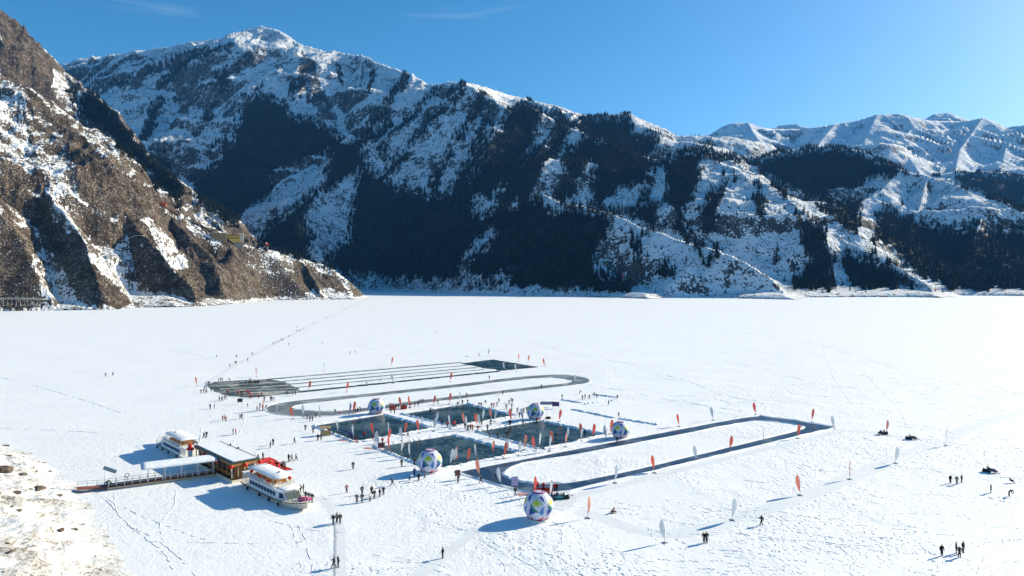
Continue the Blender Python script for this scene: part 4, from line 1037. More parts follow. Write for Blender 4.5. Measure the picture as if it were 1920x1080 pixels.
# red carpet with folds
bm = bmesh.new(); cp = [G(480, 862), G(503, 857), G(546, 880), G(510, 884), G(481, 878)]
a, b, c, d = G(478, 863), G(505, 857), G(549, 881), G(484, 885); nn = 18; gv = []
for i in range(nn + 1):
    row = []
    for j in range(nn + 1):
        u, v = i / nn, j / nn; p = a.lerp(b, v).lerp(d.lerp(c, v), u)
        p = Vector((p.x + .25 * math.sin(v * 9) * (u in (0, 1)), p.y + .2 * math.sin(u * 7) * (v in (0, 1)), .03 + .09 * abs(math.sin(5 * u + 3 * v)) * random.random())); row.append(bm.verts.new(p))
    gv.append(row)
for i in range(nn):
    for j in range(nn): bm.faces.new((gv[i][j], gv[i][j + 1], gv[i + 1][j + 1], gv[i + 1][j]))
bmesh.ops.recalc_face_normals(bm, faces=bm.faces); me = bpy.data.meshes.new('red_carpet'); bm.to_mesh(me); bm.free()
tag(link('red_carpet', me, mats=[redc]), 'wrinkled red carpet spread on the snow at the right end of the pavilion', 'carpet')
# ---------------------------------------------------------------- buildings on the slopes
def hz(T, px, d):
    r = np.abs(T['rows'] - d).argmin(); c = np.abs(T['cols'] - px).argmin(); return float(T['H'][r, c])
def place(T, px, py, d0=900, d1=2600, far=False):
    """first visible ground point of a terrain at a photo pixel"""
    c = np.abs(T['cols'] - px).argmin(); run = 1e9
    for r, d in enumerate(T['rows']):
        y = HZ - (T['H'][r, c] - CAMH) * F / d
        if y <= py and d > d0: return Vector(((px - 960) / F * d, d, T['H'][r, c]))
    r = T['H'][:, c].argmax(); return Vector(((px - 960) / F * T['rows'][r], T['rows'][r], T['H'][r, c]))
p = place(TL, 442, 457, 1280) + Vector((0, -6, 6)); t = empty('yellow_building', p, .35); tag(t, 'small yellow mountain building on the shoulder of the brown left hill', 'building')
MB().box((0, 0, 3), (32, 9, 13)).build('wall', yel, t)
MB().box((0, 2, -11), (32.4, 8, 15)).build('foundation', stone, t); MB().box((0, 0, 10), (34, 11, 1.4)).build('roof', dgreen, t)
MB().box((14, -1, 7), (7, 9, 16)).build('stair_tower', curtain, t)
for k in range(6):
    MB().box((-13 + k * 4.2, -4.55, 5), (2.2, .3, 3)).build('window', timber, t)
m = MB()
for k in range(6): m.box((-15 + k * 4.2, -4.7, 3), (.5, .4, 11))
m.build('pilaster', gold, t)
p = place(TL, 412, 448, 1280) + Vector((0, -6, 4)); t = empty('viewing_terrace', p, .35); tag(t, 'brown retaining terrace left of the yellow mountain building', 'terrace')
MB().box((0, 1, -6), (29.6, 6, 20)).build('retaining_wall', paint('ochre_wall', (.28, .2, .1), .8, .2, .2, 0, .5), t); MB().box((0, 0, 4.6), (31, 7, .4)).build('deck_snow', roof_snow, t)
p = place(TL, 499, 467, 1300) + Vector((0, 0, 2)); t = empty('hill_pavilion', p - Vector((0, 0, 1)), .3); tag(t, 'tiny red roofed pavilion on the snowy crest above the headland', 'pavilion')
MB().box((0, 0, 1), (9, 9, 3)).build('base', stone, t)
for x in (-3, 3):
    for y in (-3, 3): MB().bar((x, y, 2.5), (x, y, 7), .5).build('post', redp, t)
MB().bar((0, 0, 7), (0, 0, 10.5), 7, .3, 4).build('roof', redp, t); MB().bar((0, 0, 8.6), (0, 0, 10.9), 3.6, .2, 4).build('roof_snow', roof_snow, t)
p = place(TL, 307, 386); t = empty('trail_hut', p, .3); tag(t, 'small orange hut beside the path high on the brown hill', 'hut')
MB().box((0, 0, 2), (9, 5, 5)).build('wall', orange, t); MB().loft([[Vector((-5, -3, 4.5)), Vector((-5, 0, 6.5)), Vector((-5, 3, 4.5))], [Vector((5, -3, 4.5)), Vector((5, 0, 6.5)), Vector((5, 3, 4.5))]]).build('roof', redp, t)
# boardwalk along the left shore, lines of stairs
def walk(name, lb, cat, T, pts, w, mat, rail=True, lift=1.2):
    q = [place(T, a, b) for a, b in pts]; L = smooth_line([Vector((v.x, v.y, v.z + lift)) for v in q], 5)
    t = empty(name, L[0]); tag(t, lb, cat); m = MB(); sec = []
    for i, v in enumerate(L):
        tg = (L[min(i + 1, len(L) - 1)] - L[max(i - 1, 0)]); nr = Vector((-tg.y, tg.x, 0)).normalized(); v = v - L[0]
        sec.append([v + nr * w / 2, v - nr * w / 2, v - nr * w / 2 - Vector((0, 0, .5)), v + nr * w / 2 - Vector((0, 0, .5))])
    m.loft(sec); m.build('deck', mat, t)
    if rail:
        for s in (1, -1):
            m = MB()
            for a_, b_ in zip(sec[:-1], sec[1:]): k = 0 if s > 0 else 1; m.bar(a_[k] + Vector((0, 0, 1.3)), b_[k] + Vector((0, 0, 1.3)), .18, seg=4); m.bar(a_[k], a_[k] + Vector((0, 0, 1.3)), .15, seg=4)
            m.build('railing', mat, t)
        for v in sec[::2]: MB().bar(v[0] - Vector((0, 0, .4)), v[0] - Vector((0, 0, 14)), .3, seg=5).build('pile', timber, t)
def level(name, lb, cat, d, pts, w, mat, piles=6):
    q = [P(a, b, dd) for a, b, dd in pts]; t = empty(name, q[0]); tag(t, lb, cat)
    m = MB(); sec = []
    for i, v in enumerate(q):
        v = v - q[0]; sec.append([v + Vector((0, w / 2, 0)), v - Vector((0, w / 2, 0)), v - Vector((0, w / 2, .7)), v + Vector((0, w / 2, -.7))])
    m.loft(sec); m.build('deck', mat, t)
    m = MB()
    for a_, b_ in zip(sec[:-1], sec[1:]):
        m.bar(a_[1] + Vector((0, 0, 1.2)), b_[1] + Vector((0, 0, 1.2)), .12, seg=4)
        for k in range(8): v = a_[1].lerp(b_[1], k / 8); m.bar(v, v + Vector((0, 0, 1.2)), .08, seg=4)
    m.build('railing', white, t)
    for a_, b_ in zip(sec[:-1], sec[1:]):
        for k in range(piles): v = a_[1].lerp(b_[1], k / piles); MB().bar(v - Vector((0, 0, .6)), v - Vector((0, 0, 9)), .3, seg=5).build('pile', grey, t)
level('shore_boardwalk', 'pale raised boardwalk with railing along the foot of the left cliff', 'boardwalk', 895, [(-60,560,880),(0,560,880),(48,560,885),(82,561,890)], 3, curtain)
level('shore_footbridge', 'small footbridge with railing on the shore below the brown hill', 'footbridge', 1190, [(455,547,1195),(482,547,1195)], 3, timber, 4)
walk('hillside_path', 'orange brown path descending the crest to the yellow building', 'path', TL, [(310,392),(335,404),(360,417),(385,430),(405,440)], 5, paint('earth_path', (.3, .17, .08), .9), False, .6)
walk('snowy_track', 'thin snowy track crossing the middle of the brown hill', 'track', TL, [(226,455),(240,449),(256,445),(270,444)], 3, roof_snow, False, .6)
p = place(TM, 1168, 537, 1500, 2200); t = empty('shore_tower', p); t.scale = (.72, .72, .72); tag(t, 'two tier red pagoda tower on the far shore headland', 'tower')
MB().bar((0, 0, 0), (0, 0, 17), 5.5, 4, 6).build('base', stone, t)
for z, r_ in ((17, 8), (25, 6.5)):
    for k in range(6): MB().bar((r_ * .7 * math.cos(k * 1.047), r_ * .7 * math.sin(k * 1.047), z), (r_ * .7 * math.cos(k * 1.047), r_ * .7 * math.sin(k * 1.047), z + 5), .6, seg=5).build('post', redp, t)
    MB().bar((0, 0, z), (0, 0, z + 5), r_ * .45, r_ * .45, 6).build('wall', redp, t)
    MB().bar((0, 0, z + 5), (0, 0, z + 8), r_ * 1.05, r_ * .3, 6).build('roof', redp, t); MB().bar((0, 0, z + 6.2), (0, 0, z + 8.5), r_ * .8, r_ * .2, 6).build('roof_snow', roof_snow, t)
for k in range(7):
    p = place(TM, 1788 + k * 3.3, 438 + k * 1.0); o = MB().box((0, 0, 3), (5, 5, 7)).loft([[Vector((-3, -3, 6.5)), Vector((-3, 0, 9)), Vector((-3, 3, 6.5))], [Vector((3, -3, 6.5)), Vector((3, 0, 9)), Vector((3, 3, 6.5))]]).build('cabin', white)
    o.location = p + Vector((0, -14, 4)); tag(o, 'tiny white cabin in the row on the dark forest slope at right', 'cabin', 'row of white cabins on the right slope')
# ================================================================ people
skin = paint('skin', (.42, .25, .18), .6); hairm = paint('dark_hair', (.02, .015, .012), .7)
JK = {'black': (.012, .012, .016), 'navy': (.012, .02, .05), 'grey': (.12, .125, .13), 'red': (.50, .02, .02), 'white': (.6, .6, .6), 'blue': (.02, .07, .25), 'brown': (.09, .05, .03), 'olive': (.05, .05, .025), 'purple': (.10, .025, .06), 'orange': (.65, .22, .02), 'pink': (.5, .2, .22), 'tan': (.25, .17, .08)}
def cloth(c): return paint(c + '_padded_cloth', JK[c], .8, .15, .25, 0, 9, .4)
def skeleton(pose):
    """joints as (position, radius); facing -y"""
    J = {}
    hipz = .93
    J['pelvis'] = ((0, 0, hipz), .15); J['waist'] = ((0, 0, 1.08), .145); J['chest'] = ((0, .01, 1.30), .165); J['neckb'] = ((0, .01, 1.45), .075); J['neck'] = ((0, 0, 1.52), .055); J['head'] = ((0, -.01, 1.60), .095); J['top'] = ((0, 0, 1.70), .085)
    st = dict(Lk=((.10, -.01, .50), .075), La=((.11, .02, .09), .045), Lt=((.12, -.13, .035), .038), Rk=((-.10, -.01, .50), .075), Ra=((-.11, .02, .09), .045), Rt=((-.12, -.13, .035), .038),
              Ls=((.21, .01, 1.39), .075), Le=((.29, .02, 1.12), .06), Lw=((.30, -.04, .88), .036), Rs=((-.21, .01, 1.39), .075), Re=((-.29, .02, 1.12), .06), Rw=((-.30, -.04, .88), .036))
    J.update(st)
    if pose == 'walking':
        J['Lk'] = ((.09, -.18, .53), .075); J['La'] = ((.10, -.30, .12), .045); J['Lt'] = ((.10, -.43, .10), .038)
        J['Rk'] = ((-.09, .05, .50), .075); J['Ra'] = ((-.10, .33, .14), .045); J['Rt'] = ((-.10, .24, .04), .038)
        J['Le'] = ((.29, .15, 1.14), .06); J['Lw'] = ((.28, .12, .90), .036); J['Re'] = ((-.29, -.12, 1.15), .06); J['Rw'] = ((-.26, -.30, 1.02), .036)
    if pose == 'pockets':
        J['Le'] = ((.36, .05, 1.14), .06); J['Lw'] = ((.20, -.14, 1.0), .036); J['Re'] = ((-.36, .05, 1.14), .06); J['Rw'] = ((-.20, -.14, 1.0), .036)
    if pose == 'skating':
        for k in ('waist', 'chest', 'neckb', 'neck', 'head', 'top', 'Ls', 'Rs'):
            (x, y, z), r = J[k]; q = z - hipz; J[k] = ((x, y - q * .62, hipz - .08 + q * .80), r)
        J['pelvis'] = ((0, .04, .86), .15); J['Lk'] = ((.12, -.16, .50), .075); J['Rk'] = ((-.16, .12, .46), .075); J['Ra'] = ((-.26, .36, .12), .045); J['Rt'] = ((-.30, .26, .05), .038)
        J['Le'] = ((.40, -.12, 1.02), .06); J['Lw'] = ((.52, -.30, .90), .036); J['Re'] = ((-.38, .0, 1.04), .06); J['Rw'] = ((-.50, .16, .92), .036)
    if pose == 'sitting':
        for k in list(J):
            (x, y, z), r = J[k]
            if k[0] not in 'LR' or k[1] in 'sew': J[k] = ((x, y, z - .55), r)
        J['Lk'] = ((.14, -.44, .48), .075); J['La'] = ((.15, -.62, .10), .045); J['Lt'] = ((.15, -.76, .08), .038)
        J['Rk'] = ((-.14, -.44, .46), .075); J['Ra'] = ((-.15, -.62, .10), .045); J['Rt'] = ((-.15, -.76, .08), .038)
        J['Lw'] = ((.20, -.42, .56), .036); J['Rw'] = ((-.20, -.42, .56), .036); J['Le'] = ((.30, -.16, .62), .06); J['Re'] = ((-.30, -.16, .62), .06)
    if pose == 'bending':
        for k in ('waist', 'chest', 'neckb', 'neck', 'head', 'top', 'Ls', 'Rs'):
            (x, y, z), r = J[k]; q = z - hipz; J[k] = ((x, y - q * .85, hipz + q * .5), r)
        J['Le'] = ((.24, -.5, .95), .06); J['Lw'] = ((.2, -.6, .72), .036); J['Re'] = ((-.24, -.5, .95), .06); J['Rw'] = ((-.2, -.6, .72), .036)
    return J
BONES = [('pelvis','waist','j'),('waist','chest','j'),('chest','neckb','j'),('neckb','neck','s'),('neck','head','s'),('head','top','h'),('pelvis','Lk','t'),('Lk','La','t'),('La','Lt','b'),('pelvis','Rk','t'),('Rk','Ra','t'),('Ra','Rt','b'),
         ('chest','Ls','j'),('Ls','Le','j'),('Le','Lw','j'),('chest','Rs','j'),('Rs','Re','j'),('Re','Rw','j')]
def grow(pose):
    J = skeleton(pose); names = list(J); vs = [Vector(J[n][0]) for n in names]; rad = [J[n][1] for n in names]; es = [(names.index(a), names.index(b)) for a, b, _ in BONES]
    kinds = [k for _, _, k in BONES]
    for S in 'LR':                       # palm, four fingers, thumb
        w = Vector(J[S + 'w'][0]); e = Vector(J[S + 'e'][0]); d = (w - e).normalized(); s = 1 if S == 'L' else -1
        side = Vector((0, -1, 0)); side = (side - d * side.dot(d)).normalized()
        wi = names.index(S + 'w'); pi = len(vs); vs.append(w + d * .07); rad.append(.034); es.append((wi, pi)); kinds.append('s')
        for k in range(4):
            a = len(vs); off = side * (.033 - k * .022); ln = (.075, .085, .08, .062)[k]
            vs += [w + d * .11 + off, w + d * (.11 + ln * .55) + off + Vector((-s * .01, 0, 0)), w + d * (.11 + ln) + off + Vector((-s * .03, 0, 0))]; rad += [.011, .010, .008]
            es += [(pi, a), (a, a + 1), (a + 1, a + 2)]; kinds += ['s'] * 3
        a = len(vs); vs += [w + d * .05 + side * .05, w + d * .09 + side * .07]; rad += [.012, .010]; es += [(pi, a), (a, a + 1)]; kinds += ['s'] * 2
    hd = Vector(J['head'][0]); a = len(vs); vs.append(hd + Vector((0, -.105, .0))); rad.append(.016); es.append((names.index('head'), a)); kinds.append('s')
    me = bpy.data.meshes.new('sk'); me.from_pydata(vs, es, []); o = bpy.data.objects.new('sk', me); C.objects.link(o)
    sk = o.modifiers.new('s', 'SKIN'); sk.use_smooth_shade = True
    for i, r_ in enumerate(rad):
        v = me.skin_vertices[0].data[i]; v.radius = (r_, r_ * (.72 if names[i:i + 1] in (['chest'], ['waist'], ['pelvis']) else 1)); v.use_root = (i == 0)
    sb = o.modifiers.new('d', 'SUBSURF'); sb.levels = 1; sb.render_levels = 1
    bpy.context.view_layer.update()
    ev = o.evaluated_get(bpy.context.evaluated_depsgraph_get()); out = bpy.data.meshes.new_from_object(ev)
    bpy.data.objects.remove(o)
    zmin = min(v.co.z for v in out.vertices)
    for v in out.vertices: v.co.z -= zmin
    # which bone does each face belong to
    segs = [(vs[a] - Vector((0, 0, zmin)), vs[b] - Vector((0, 0, zmin)), k) for (a, b), k in zip(es, kinds)]
    kind = []
    for f in out.polygons:
        c = f.center; best = (1e9, 's')
        for a, b, k in segs:
            d = b - a; t = max(0, min(1, (c - a).dot(d) / max(1e-9, d.length_squared))); q = (c - a - d * t).length
            if q < best[0]: best = (q, k)
        k = best[1]
        if k == 'h' or (k == 's' and c.z > hd.z - zmin - .02 and c.y > hd.y + .01 and (c - hd).length < .2): k = 'h'
        kind.append(k)
    return out, kind
def sub_mesh(src, kind, keep, off, name):
    bm = bmesh.new(); bm.from_mesh(src); bm.faces.ensure_lookup_table()
    kill = [f for f in bm.faces if kind[f.index] not in keep]
    bm.normal_update()
    for v in bm.verts: v.co += v.normal * off
    bmesh.ops.delete(bm, geom=kill, context='FACES')
    me = bpy.data.meshes.new(name); bm.to_mesh(me); bm.free(); return me
POSES = {}
for ps in ('standing', 'walking', 'pockets', 'skating', 'sitting', 'bending'):
    body, kind = grow(ps)
    for m in (skin, hairm, blk, skin, skin): body.materials.append(m)
    ix = {'s': 0, 'h': 1, 'b': 2, 'j': 3, 't': 4}
    body.polygons.foreach_set('material_index', [ix[k] for k in kind]); body.name = 'person'
    POSES[ps] = dict(body=body, jacket=sub_mesh(body, kind, 'j', .022, 'jacket'), trousers=sub_mesh(body, kind, 't', .014, 'trousers'), hat=sub_mesh(body, kind, 'h', .014, 'hat'), boots=sub_mesh(body, kind, 'b', .018, 'boots'))
    for k in ('jacket', 'trousers', 'hat', 'boots'):
        POSES[ps][k].materials.clear(); POSES[ps][k].materials.append(skin)
ORD = ['first', 'second', 'third', 'fourth', 'fifth', 'sixth', 'seventh', 'eighth', 'ninth', 'tenth', 'eleventh', 'twelfth', 'thirteenth', 'fourteenth', 'fifteenth', 'sixteenth', 'seventeenth', 'eighteenth', 'nineteenth', 'twentieth']
prnd = random.Random(21)
def person(x, y, z, col, pose, face, label, group, parts, size=1.0):
    D = POSES[pose]; o = bpy.data.objects.new('person', D['body']); C.objects.link(o)
    o.location = (x, y, z); o.rotation_euler = (0, 0, face); s = size * prnd.uniform(.96, 1.04); o.scale = (s * 1.05, s * 1.05, s)
    tr_ = prnd.choice(['black', 'black', 'navy', 'grey']) if col != 'white' else 'grey'
    for i, m in ((3, cloth(col)), (4, cloth(tr_))): o.material_slots[i].link = 'OBJECT'; o.material_slots[i].material = m
    tag(o, label, 'person', group)
    if parts:
        for k, m in (('jacket', cloth(col)), ('trousers', cloth(tr_)), ('hat', cloth(prnd.choice(['black', 'grey', col, 'navy']))), ('boots', blk)):
            c = bpy.data.objects.new(k, D[k]); C.objects.link(c); c.parent = o; c.material_slots[0].link = 'OBJECT'; c.material_slots[0].material = m
    return o
PC = {'k': 'black', 'n': 'navy', 'g': 'grey', 'r': 'red', 'w': 'white', 'b': 'blue', 'o': 'brown', 'v': 'olive', 'p': 'purple', 'y': 'orange', 'i': 'pink', 't': 'tan'}
PP = {'s': 'standing', 'w': 'walking', 'p': 'pockets', 'k': 'skating', 'b': 'bending', 'i': 'sitting'}
# phrase, then (x, y, colour, pose) in photo pixels at the feet
PEOPLE = [
 ('on the packed path below the near boat', [(625,983,'k','p'),(631.5,980,'g','s'),(637.5,982,'k','s'),(626,1065,'k','w'),(634,1064,'k','p')]),
 ('alone on the open snow at the bottom', [(830,1047,'k','p')]),
 ('on the snow near the tall white flag', [(1320,1018,'k','s'),(1325,1018,'k','p')]),
 ('alone on the snow right of the tall white flag', [(1428,985,'k','w')]),
 ('at the bottom right corner', [(1766,1042,'k','s'),(1793,1037,'o','s'),(1799,1045,'k','p'),(1806,1036,'v','s')]),
 ('on the snow far at the right', [(1782,906,'k','s'),(1794,908,'g','s'),(1803,905,'o','s'),(1858,924,'g','s'),(1892,930,'k','b'),(1894,905,'k','i')]),
 ('loose group between the near boat and the front ball', [(650,924,'i','s'),(679,927,'v','s'),(697,927,'k','s'),(669,943,'g','s'),(679,942,'k','s'),(694,940,'w','s'),(702,935,'k','p'),(712,932,'p','s'),(719,928,'k','s'),(735,911,'k','w')]),
 ('beside the ball at the front rink', [(768,901,'w','b'),(777,892,'b','s'),(785,902,'k','s'),(796,898,'g','w'),(753,875,'k','s'),(777,872,'k','s')]),
 ('alone on the snow left of the front rink', [(662,880,'k','s')]),
 ('near the left end of the blue skating track', [(859,906,'k','p'),(902,906,'k','w'),(929,897,'k','k'),(966,930,'k','s')]),
 ('next to the bow of the near boat', [(563,925,'k','s'),(569,923,'g','s'),(573,937,'k','s'),(579,939,'k','p'),(585,942,'k','s')]),
 ('on the red carpet beside the pavilion', [(484,861,'g','s'),(493,862,'k','s'),(519,879,'k','p'),(528,881,'k','s'),(531,878,'o','s'),(534.5,881,'k','s')]),
 ('walking on the snow right of the carpet', [(541.5,865,'k','s'),(547.5,864.5,'g','w'),(555,864,'t','w')]),
 ('on the snow above the red carpet', [(507,840,'k','s'),(512,834.5,'k','s'),(552,832,'k','w')]),
 ('by the tan stall at the leftmost rink', [(596,826,'k','s'),(602,825,'g','s'),(587,812,'n','p'),(619,817,'o','s'),(572.5,807,'g','s')]),
 ('in the upper left behind the pavilion', [(382,822,'k','w'),(387,820.5,'k','s'),(437,815,'k','s'),(442,815,'r','s'),(417.5,790,'r','s'),(420.5,787,'r','s'),(423.5,791,'r','s'),(450,786,'k','w'),(453.5,785,'k','s')]),
 ('on the snow left of the start area', [(394,767,'k','s'),(402,766.5,'k','s'),(377,738,'k','s'),(382,737.5,'g','s'),(386.5,738,'k','s'),(383,732,'k','s'),(396,735,'k','s'),(390,722.5,'k','s'),(392.5,722.5,'k','s')]),
 ('at the back edge of the start area', [(409.6,716,'k','s'),(413.6,715.5,'k','s'),(417,715.5,'k','s'),(431,714.5,'g','b'),(460,720,'k','s'),(469,716.5,'k','s')]),
 ('in the dark row at the back of the start area', [(465.5,721,'k','s'),(468.3,721,'k','p'),(471,721.2,'k','s'),(473.8,720.8,'n','s'),(476.5,721,'k','p'),(479.2,720.8,'k','s'),(482,720.6,'k','s'),(484.6,720.5,'n','s')]),
 ('at the front left of the start area', [(411,752.5,'k','s'),(415,752,'k','s'),(417.7,752,'n','s'),(421.5,749.5,'o','s'),(424.5,749,'o','s'),(427.5,738.5,'r','p'),(425.5,740,'k','s')]),
 ('in the red clad team on the start area', [(444,741,'r','s'),(447.5,741.5,'r','s'),(452,741,'k','s'),(456,741.5,'o','s'),(461.5,740,'r','p'),(464.5,739,'r','s'),(467,741.5,'r','s'),(468.5,748,'r','s'),(471.5,746,'r','s'),(453,745,'p','s')]),
 ('between the start area and the grey oval', [(485,748,'r','s'),(491,743.5,'r','p'),(495.5,752.5,'k','s'),(507.5,751.5,'k','s'),(510,752.5,'k','s'),(514,752,'k','s'),(464,763,'r','s'),(482,770.5,'k','w'),(487,771.5,'k','s'),(487.5,765,'g','s'),(492.5,768.5,'k','s'),(499,768.5,'p','s')]),
 ('near the start of the sprint lanes', [(538,740.5,'k','k'),(549,742.5,'k','s'),(554,740.5,'k','s'),(687,722,'k','k')]),
 ('along the snow above the leftmost rink', [(576,787,'k','s'),(581,790,'k','s'),(586,790,'k','s'),(592,783.5,'g','s'),(629,775.5,'k','k'),(667,775.5,'k','s'),(671,773.5,'k','s'),(676,771,'k','k')]),
 ('around the leftmost rink', [(683,820.5,'r','s'),(699,826,'p','s'),(651,817,'b','s'),(655,819.5,'b','s'),(659,821.5,'b','s'),(765,820,'k','w'),(717,833,'r','s')]),
 ('crowd behind the ball of the leftmost rink', [(731,764.5,'r','s'),(735,764.5,'r','s'),(738.5,765,'o','s'),(733,775,'k','s'),(739.6,776,'k','s'),(743,766.5,'k','s'),(747,766.5,'k','p'),(757,766.5,'k','s'),(767,757,'g','s'),(769,764,'r','s'),(778,762.5,'k','s'),(784,761.5,'n','s'),(787.5,757,'b','s'),(792.5,756.5,'k','s')]),
 ('at the back rink', [(821,757.5,'g','s'),(807,774.5,'k','s'),(858,760,'k','b'),(867,758.5,'k','s'),(875,745,'k','s'),(877,757.5,'g','s'),(867,774,'k','k'),(896,772,'k','k'),(898,763,'k','s'),(902,763.5,'k','s')]),
 ('between the back rink and the right rink', [(829,798.5,'k','s'),(839,801.5,'r','s'),(850,800.5,'r','s'),(853,799.5,'r','s'),(859,795.5,'k','s'),(872,804,'k','s'),(877.5,808,'n','s'),(882,806.5,'r','s'),(886,807.5,'r','s'),(896,808.5,'r','s'),(903,797.5,'k','s'),(920,797.5,'g','s'),(914,807,'v','s')]),
 ('behind the back rink', [(910,755.5,'k','i'),(922,764.5,'p','s'),(926,764.5,'r','s'),(932,762.5,'k','s'),(935.5,755.5,'g','s'),(949,766.5,'g','s'),(954.6,758.5,'g','s'),(958.5,754.5,'g','s'),(961.5,756,'k','s'),(959,774.5,'k','s'),(959.5,766,'o','s')]),
 ('queue left of the ball at the right rink', [(970,774,'k','s'),(974,782.5,'k','s'),(978,776.5,'k','s'),(982,774.5,'p','s'),(987.5,772.5,'o','s'),(991,771.5,'k','s')]),
 ('on the right rink', [(918,821.5,'g','s'),(933,822.5,'k','s'),(950,817.5,'n','k'),(953.5,817.5,'k','s'),(955,797.5,'k','s'),(957.5,797.5,'k','s'),(981,797.5,'k','b'),(1006,793.5,'k','s'),(1043,823.5,'k','s'),(1097,817.5,'k','s')]),
 ('under the ball beside the blue track', [(1157,830.5,'k','s')]),
 ('around the small snow rink', [(1054,747.5,'k','s'),(1092,749.5,'k','s'),(1097,747.5,'g','s'),(1105,748.5,'k','w'),(1114,743.5,'k','s'),(1119,746.5,'k','s'),(1157.5,749,'k','s'),(1141,759.5,'g','s'),(1160,782,'k','w'),(1087,738.5,'k','b')]),
 ('skating the far side of the ovals', [(898,667.5,'k','s'),(917.5,711.5,'k','s'),(943,740.5,'k','s'),(1015,728.5,'k','s')]),
 ('walking the long trail towards the far shore', [(441,683,'k','s'),(443,682.5,'k','s'),(431,688.5,'g','s'),(464.6,678,'k','s'),(473,666,'k','s'),(512,646,'k','s'),(517,644,'g','s'),(521.7,642.5,'k','s'),(527.5,639,'k','s'),(530.5,638.5,'k','s'),(541.6,632,'g','s'),(556,622,'k','s'),(559,621.5,'k','s'),(562.8,621,'k','s'),(569,617.5,'k','w'),(588,607,'k','s'),(611,597.5,'k','s'),(644.7,581,'k','s'),(648,579.5,'k','s'),(657,576,'k','s'),(685,563,'k','s'),(688,561,'k','s')]),
 ('scattered on the empty snow in the upper left', [(198,706.5,'k','s'),(211.5,705,'k','s'),(406,670.5,'g','w'),(443.5,671,'k','s'),(541,647.5,'k','s'),(556,614.5,'g','s'),(604.5,645.5,'g','s'),(656,663.5,'k','s'),(666,662.5,'k','s'),(816,625,'k','b')]),
 ('behind the ball at the bottom', [(1008,919,'r','s'),(1019,920,'r','s'),(1040,922,'r','s'),(1044,922,'k','s')]),
]
for ph, L in PEOPLE:
    xs = sorted(L)
    for (x, y, c, ps) in L:
        col = PC[c]; pose = PP[ps]; k = xs.index((x, y, c, ps)); g = G(x, y); rg = 1.7 * F / g.y
        on = slope_z(g.x, g.y) if x < 250 and y > 800 else 0
        if len(L) == 1: lb = f'person in {col} clothes {pose} {ph}'
        else: lb = f'person in {col}, {pose}, {ORD[k] if k < 20 else "last but one" if k == len(L) - 2 else "last"} from left {ph}'
        lb = lb.replace('pockets', 'hands in pockets'); w = lb.split()
        if len(w) > 16: lb = ' '.join(lb.replace('hands in pockets', 'idle').replace(' the ', ' ').split()[:16])
        face = prnd.uniform(-1.2, 1.2) + (math.pi if prnd.random() < .4 else 0)
        if pose in ('walking', 'skating'): face = math.pi / 2 * (1 if prnd.random() < .5 else -1) + prnd.uniform(-.3, .3)
        child = (x, y) in ((796, 898), (464, 763), (929, 897), (484, 861))
        person(g.x, g.y, on, col, pose, face, lb, 'people ' + ph, rg > 11.5, .72 if child else 1.0)
# ================================================================ feather flags
def flag_cloth(name, col):
    m, nt, b = newmat(name); L = nt.links
    pos = N(nt, 'TexCoord').outputs['Object']
    L.new(mixc(nt, ramp(nt, noise(nt, pos, 2.0, 3, .6), .3, .7), tuple(c * .9 for c in col), col), b.inputs['Base Color'])
    b.inputs['Roughness'].default_value = .7; b.inputs['Specular IOR Level'].default_value = .1
    tl = N(nt, 'BsdfTranslucent'); tl.inputs[0].default_value = (*col, 1); mx = N(nt, 'MixShader'); mx.inputs[0].default_value = .4
    L.new(b.outputs[0], mx.inputs[1]); L.new(tl.outputs[0], mx.inputs[2]); L.new(mx.outputs[0], nt.nodes['Material Output'].inputs[0]); return m
f_red = flag_cloth('red_flag_cloth', (.88, .27, .19)); f_wht = flag_cloth('white_flag_cloth', (.72, .76, .80)); f_pnk = flag_cloth('faded_flag_cloth', (.85, .42, .32))
def sail_mesh(wv):
    bm = bmesh.new(); rows = []; n = 14
    for i in range(n + 1):
        t = i / n; z = .75 + t * 2.6
        bend = .02 + .40 * max(0, t - .45) ** 1.7 * 2                 # pole curves over at the top
        w = .10 + .62 * math.sin(min(1, t * 1.06) ** 1.25 * math.pi * .86) ** .8 if t < .97 else .16
        x0 = bend * (1 if t < .9 else 1.15)
        row = []
        for j in range(5):
            u = j / 4; row.append((x0 - bend * .0 + u * w - (t > .85) * (t - .85) * 1.2 * u * 0, .07 * math.sin(u * 3 + t * 5 + wv) * u, z - u * .10 * (1 - t)))
        rows.append(row)
    f = []; b = []
    for r in rows: f.append([bm.verts.new(Vector(p) + Vector((0, -.006, 0))) for p in r]); b.append([bm.verts.new(Vector(p) + Vector((0, .006, 0))) for p in r])
    for i in range(n):
        for j in range(4): bm.faces.new((f[i][j], f[i][j + 1], f[i + 1][j + 1], f[i + 1][j])); bm.faces.new((b[i + 1][j], b[i + 1][j + 1], b[i][j + 1], b[i][j]))
    me = bpy.data.meshes.new('sail'); bm.to_mesh(me); bm.free(); me.polygons.foreach_set('use_smooth', [True] * len(me.polygons)); me.materials.append(f_red); return me
sails = [sail_mesh(k * 1.7) for k in range(3)]
m = MB(); pts = [Vector((0, 0, 0)), Vector((0, 0, 1.9)), Vector((.05, 0, 2.6)), Vector((.16, 0, 3.0)), Vector((.34, 0, 3.3)), Vector((.55, 0, 3.38))]
for a, b in zip(pts[:-1], pts[1:]): m.bar(a, b, .025, seg=5)
pole_me = m.mesh('pole'); pole_me.materials.append(grey)
m = MB(); m.box((0, 0, .05), (1.0, .09, .09)); m.box((0, 0, .05), (.09, 1.0, .09)); m.ball((0, 0, .10), .24, (1, 1, .5), 1); base_me = m.mesh('base'); base_me.materials.append(grey)
